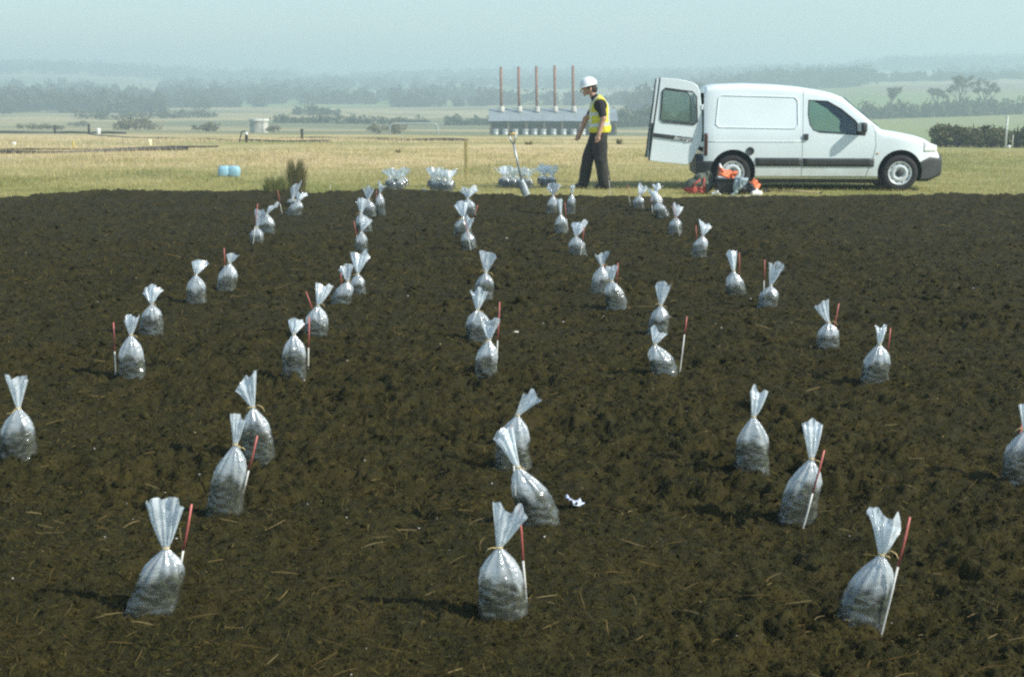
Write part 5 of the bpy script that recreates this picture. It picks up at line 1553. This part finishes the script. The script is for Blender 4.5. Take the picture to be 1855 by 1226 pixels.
# helmet
def helm(Fv, P):
    c = np.array((-.125, 0, 1.715)); q = P - c
    a = R(15); qx = q[..., 0] * math.cos(a) + q[..., 2] * math.sin(a); qz = -q[..., 0] * math.sin(a) + q[..., 2] * math.cos(a)
    d = np.sqrt((qx / .142) ** 2 + (q[..., 1] / .115) ** 2 + (qz / .140) ** 2) - 1
    dome = d * .12
    dome = np.maximum(dome, -(qz + .004)); inner = (np.sqrt((qx / .130) ** 2 + (q[..., 1] / .103) ** 2 + (qz / .128) ** 2) - 1) * .115
    dome = np.maximum(dome, -inner)
    br = (np.sqrt(((qx + .035) / .165) ** 2 + (q[..., 1] / .125) ** 2) - 1) * .12
    brim = np.maximum(np.maximum(br, np.abs(qz - .002 + .05 * np.clip(-qx - .08, 0, 1)) - .007), -inner)
    rib = np.maximum(np.abs(q[..., 1]) - .012, np.maximum(d * .12 - .008, -(qz - .02)))
    rib = np.maximum(rib, -inner)
    return smin(smin(dome, brim, .012), rib, .008)
soft_obj("helmet", [(0, (0, 0, 0), (0, 0, .1), .1, .1)], (-.36, -.15, 1.66), (.08, .15, 1.89), .006, [M_HELM], man, .02, helm)
# vest: torso surface pushed out, open at arms, neck and hem
VT = [(0, (.055, -.065, 1.00), (.06, -.07, 1.36), .165, .155), (0, (.055, .065, 1.00), (.06, .07, 1.36), .165, .155),
      (0, (.06, -.145, 1.435), (.06, .145, 1.435), .092, .092), (0, (.10, 0, 1.02), (.09, 0, 1.10), .155, .15), (0, (.04, 0, 1.47), (.01, 0, 1.50), .10, .09)]
def vest(Fv, P):
    z = P[..., 2]; n_ = (vnoise(P[..., 0] * 13, P[..., 1] * 13, z * 9, 19) - .5) * .02
    Fv = Fv + n_
    sh_ = np.maximum(Fv, -(Fv + .018))
    sh_ = np.maximum(sh_, .945 - z - .12 * (P[..., 0] - .05) * 0)
    hole = np.minimum(rcone(P, (.06, -.14, 1.40), (.075, -.36, 1.36), .105, .115), rcone(P, (.06, .14, 1.40), (.03, .36, 1.36), .105, .115))
    sh_ = np.maximum(sh_, -hole)
    neck = rcone(P, (.02, 0, 1.44), (-.05, 0, 1.62), .075, .085)
    vn = np.maximum(np.abs(P[..., 1]) - .012 - np.clip(z - 1.30, 0, 1) * .35, P[..., 0] + .02)
    return np.maximum(np.maximum(sh_, -neck), -np.where(z > 1.28, vn, 1))
vo = soft_obj("vest", VT, (-.20, -.36, .90), (.34, .36, 1.60), .0085, [M_VEST, M_TAPE], man, .03, vest)
me = vo.data; nP = len(me.polygons)
cen = np.zeros(nP * 3, np.float32); me.polygons.foreach_get("center", cen); cen = cen.reshape(-1, 3)
z = cen[:, 2]
band = ((np.abs(z - 1.075 - .1 * (cen[:, 0] - .05)) < .027) | ((np.abs(np.abs(cen[:, 1]) - .115) < .026) & (z > 1.10)) | ((np.abs(z - 1.255) < .025) & (cen[:, 0] < .02)))
me.polygons.foreach_set("material_index", band.astype(np.int32)); me.update()

# ------------------------------------------------------------------ gear heaped by the rear wheel
g0 = ground(1300, 350)
def gpt(px, py, Y): return on_plane(px, py, Y)
def lump(fr_, sd):
    return lambda Fv, P: Fv + (vnoise(P[..., 0] * fr_ + 7, P[..., 1] * fr_ + 7, P[..., 2] * fr_ + 7, sd) - .5) * .05 + (vnoise(P[..., 0] * fr_ * 2.3 + 7, P[..., 1] * fr_ * 2.3 + 7, P[..., 2] * fr_ * 2.3 + 7, sd + 1) - .5) * .022
Yg = 22.75
M_GRN = mat("green_canvas", (.10, .115, .085), .9, scale=14, bump=.4, bscale=20)
M_REDC = mat("red_nylon", (.42, .07, .05), .7, scale=14, bump=.3, bscale=25)
p = ground(1263, 351); p.y = Yg + .1; p.x = at(1263, p.y)
sack = thing("rucksack", "green and red rucksack slumped on the grass behind the van", "rucksack", (p.x, p.y, 0))
soft_obj("main_pack", [(0, (-.10, .02, .12), (.12, .02, .14), .12, .13, (1, 1, 1)), (0, (.04, .03, .24), (.14, .03, .26), .11, .09), (1, (-.14, -.03, .07), (.03, -.08, .06), .075, .07), (0, (.12, -.08, .08), (.14, -.08, .14), .06, .055)], (-.40, -.28, -.02), (.40, .28, .46), .013, [M_GRN, M_REDC], sack, .03, lump(11, 3))
b = MB(); b.tube([(-.12, -.13, .10), (-.06, -.15, .18), (.02, -.12, .24)], .014, 6); b.tube([(.10, -.14, .05), (.07, -.15, .16), (.09, -.08, .26)], .014, 6); b.build("strap", M_REDC, sack, True)
p.x = at(1312, Yg); 
cr = thing("black_crate", "black plastic crate holding an orange bag by the rear wheel", "crate", (p.x, Yg, 0))
vv = []; ff = []
def wall_box(b, x0_, x1_, y0_, y1_, z1, th_, fl):
    outr = [(x0_ + fl, y0_ + fl, 0), (x1_ - fl, y0_ + fl, 0), (x1_ - fl, y1_ - fl, 0), (x0_ + fl, y1_ - fl, 0), (x0_, y0_, z1), (x1_, y0_, z1), (x1_, y1_, z1), (x0_, y1_, z1)]
    inn_ = [(x0_ + th_ + fl, y0_ + th_ + fl, .02), (x1_ - th_ - fl, y0_ + th_ + fl, .02), (x1_ - th_ - fl, y1_ - th_ - fl, .02), (x0_ + th_ + fl, y1_ - th_ - fl, .02), (x0_ + th_, y0_ + th_, z1), (x1_ - th_, y0_ + th_, z1), (x1_ - th_, y1_ - th_, z1), (x0_ + th_, y1_ - th_, z1)]
    b.add(outr + inn_, [(3, 2, 1, 0), (0, 1, 5, 4), (1, 2, 6, 5), (2, 3, 7, 6), (3, 0, 4, 7), (8, 9, 10, 11), (8, 12, 13, 9), (9, 13, 14, 10), (10, 14, 15, 11), (11, 15, 12, 8), (4, 5, 13, 12), (5, 6, 14, 13), (6, 7, 15, 14), (7, 4, 12, 15)])
b = MB(); wall_box(b, -.15, .15, -.13, .13, .25, .012, .02); b.build("tub", M_BLACK, cr)
b = MB()
for q in ((-.155, 0, .255), (.155, 0, .255)): b.box(q, (.03, .28, .022), None, .005)
for q in ((0, -.135, .255), (0, .135, .255)): b.box(q, (.28, .03, .022), None, .005)
b.build("rim", M_DKGREY, cr)
ob = soft_obj("orange_bag", [(0, (-.03, 0, .30), (.05, 0, .31), .09, .08), (0, (-.06, 0, .36), (-.09, 0, .42), .06, .035), (0, (.09, 0, .30), (.13, -.02, .33), .06, .05)], (-.24, -.18, .18), (.30, .18, .58), .011, [M_ORANGE], None, .03, lump(17, 31))
ob.location = (p.x, Yg, 0); tag(ob, "crumpled orange plastic bag stuffed into the black crate", "bag")
wp = soft_obj("white_sheet", [(0, (-.10, -.05, .275), (-.02, -.07, .275), .04, .035, (1, 1, .6)), (0, (-.075, .02, .42), (-.09, .02, .485), .03, .012)], (-.22, -.2, .2), (.2, .2, .55), .010, [M_WPAINT], None, .02, None)
wp.location = (p.x, Yg, 0); tag(wp, "crumpled white plastic sheet poking out of the black crate", "sheet")
p2 = at(1350, Yg)
bs = thing("black_bag", "slumped black bag on the grass in front of the rear wheel", "bag", (p2, Yg, 0))
soft_obj("sack", [(0, (-.14, 0, .08), (.05, 0, .10), .09, .10), (0, (-.02, .03, .16), (.05, .03, .16), .06, .06)], (-.34, -.22, -.02), (.28, .22, .34), .012, [M_BLACK], bs, .03, lump(13, 51))
b = MB(); b.tube([(-.08, -.06, .17), (-.03, -.08, .25), (.04, -.06, .18)], .01, 6); b.build("handle", M_BLACK, bs, True)
p3 = at(1363, Yg + .05)
o = soft_obj("orange_sack", [(0, (0, 0, .16), (.03, 0, .20), .055, .05), (0, (-.03, 0, .14), (.05, .02, .12), .06, .06)], (-.16, -.14, 0), (.18, .14, .34), .010, [M_ORANGE], None, .02, lump(20, 61))
o.location = (p3, Yg + .05, 0); tag(o, "small orange bag resting on the black bag's right end", "bag")
p4 = at(1367, Yg - .12)
o = soft_obj("white_bag", [(0, (0, 0, .03), (.03, 0, .10), .07, .02), (0, (-.03, 0, .02), (.05, 0, .03), .05, .05)], (-.16, -.14, -.02), (.18, .14, .24), .009, [M_WPAINT], None, .02, lump(18, 71))
o.location = (p4, Yg - .12, 0); tag(o, "small white bag at the right end of the gear heap", "bag")
p5 = at(1332, Yg - .2)
o = soft_obj("clear_sheet", [(0, (-.03, 0, .02), (.04, 0, .20), .03, .075, (1, .4, 1)), (0, (.03, 0, .18), (.10, 0, .22), .05, .04, (1, .4, 1))], (-.18, -.14, -.02), (.24, .14, .34), .009, [mat("grey_blue_film", (.30, .37, .40), .25, scale=18, bump=.5, bscale=30)], None, .02, lump(16, 81))
o.location = (p5, Yg - .2, 0); tag(o, "grey-blue plastic sheeting draped in front of the black crate", "sheet")
p6 = at(1295, Yg - .2)
o = soft_obj("paper_wad", [(0, (-.04, 0, .02), (.05, 0, .03), .022, .025), (0, (0, 0, .04), (.02, 0, .07), .02, .015)], (-.12, -.1, -.02), (.14, .1, .14), .009, [M_WPAINT], None, .01, lump(26, 91))
o.location = (p6, Yg - .2, 0); tag(o, "crumpled white paper on the grass between rucksack and crate", "litter")
def bar(label, a, c, rad, matl, name, endm=None, h=.03):
    A_ = ground(*a); B_ = ground(*c); A_.z = B_.z = h
    t = thing(name, label, "tool", A_)
    d = B_ - A_
    b = MB(); b.tube([Vector((0, 0, 0)), d * .5 + Vector((0, 0, .01)), d], rad, 8); b.build("shaft", matl, t, True)
    b = MB(); b.box(Vector((0, 0, 0)), (.10, .05, .05) if endm else (.03, .03, .03), None, .008); b.build("head", endm or matl, t)
    b = MB(); b.lathe([(.001, -.02), (rad * 1.5, -.01), (rad * 1.5, .01), (.001, .02)], 8, 'Z', d); b.build("end_cap", endm or matl, t)
bar("long pale tool handle lying on the grass below the van's sill", (1388, 349), (1487, 353), .012, M_TAN, "long_handled_tool", M_DKGREY)
bar("pale timber batten lying at the grass edge below the gear", (1318, 361), (1398, 361.5), .02, mat("cream_batten", (.66, .56, .36), .8), "timber_batten")
stone("grey-blue scrap lying on the grass right of the batten", 1408, 358, .05, mat("grey_blue_scrap", (.25, .30, .32), .6), name="plastic_scrap", z=.03)
stone("dark blue scrap on the grass left of the second bag cluster", 768, 346, .05, mat("dark_blue_scrap", (.08, .11, .15), .6), name="plastic_scrap", z=.03)

# ------------------------------------------------------------------ haze in the air
b = MB(); b.box((0, 900, 18), (3400, 2700, 64))
hz = b.build("haze", None); hz.data.materials.clear()
mh = bpy.data.materials.new("haze")
nt, N, L, out = nodes_of(mh)
pv = N.new("ShaderNodeVolumePrincipled")
pv.inputs["Color"].default_value = (0.68, 0.85, 0.885, 1)
pv.inputs["Density"].default_value = HAZE_DENSITY
pv.inputs["Anisotropy"].default_value = 0.2
L.new(pv.outputs[0], out.inputs["Volume"])
hz.data.materials.append(mh)
kind(hz, "stuff", "pale bluish haze in the air over the valley")
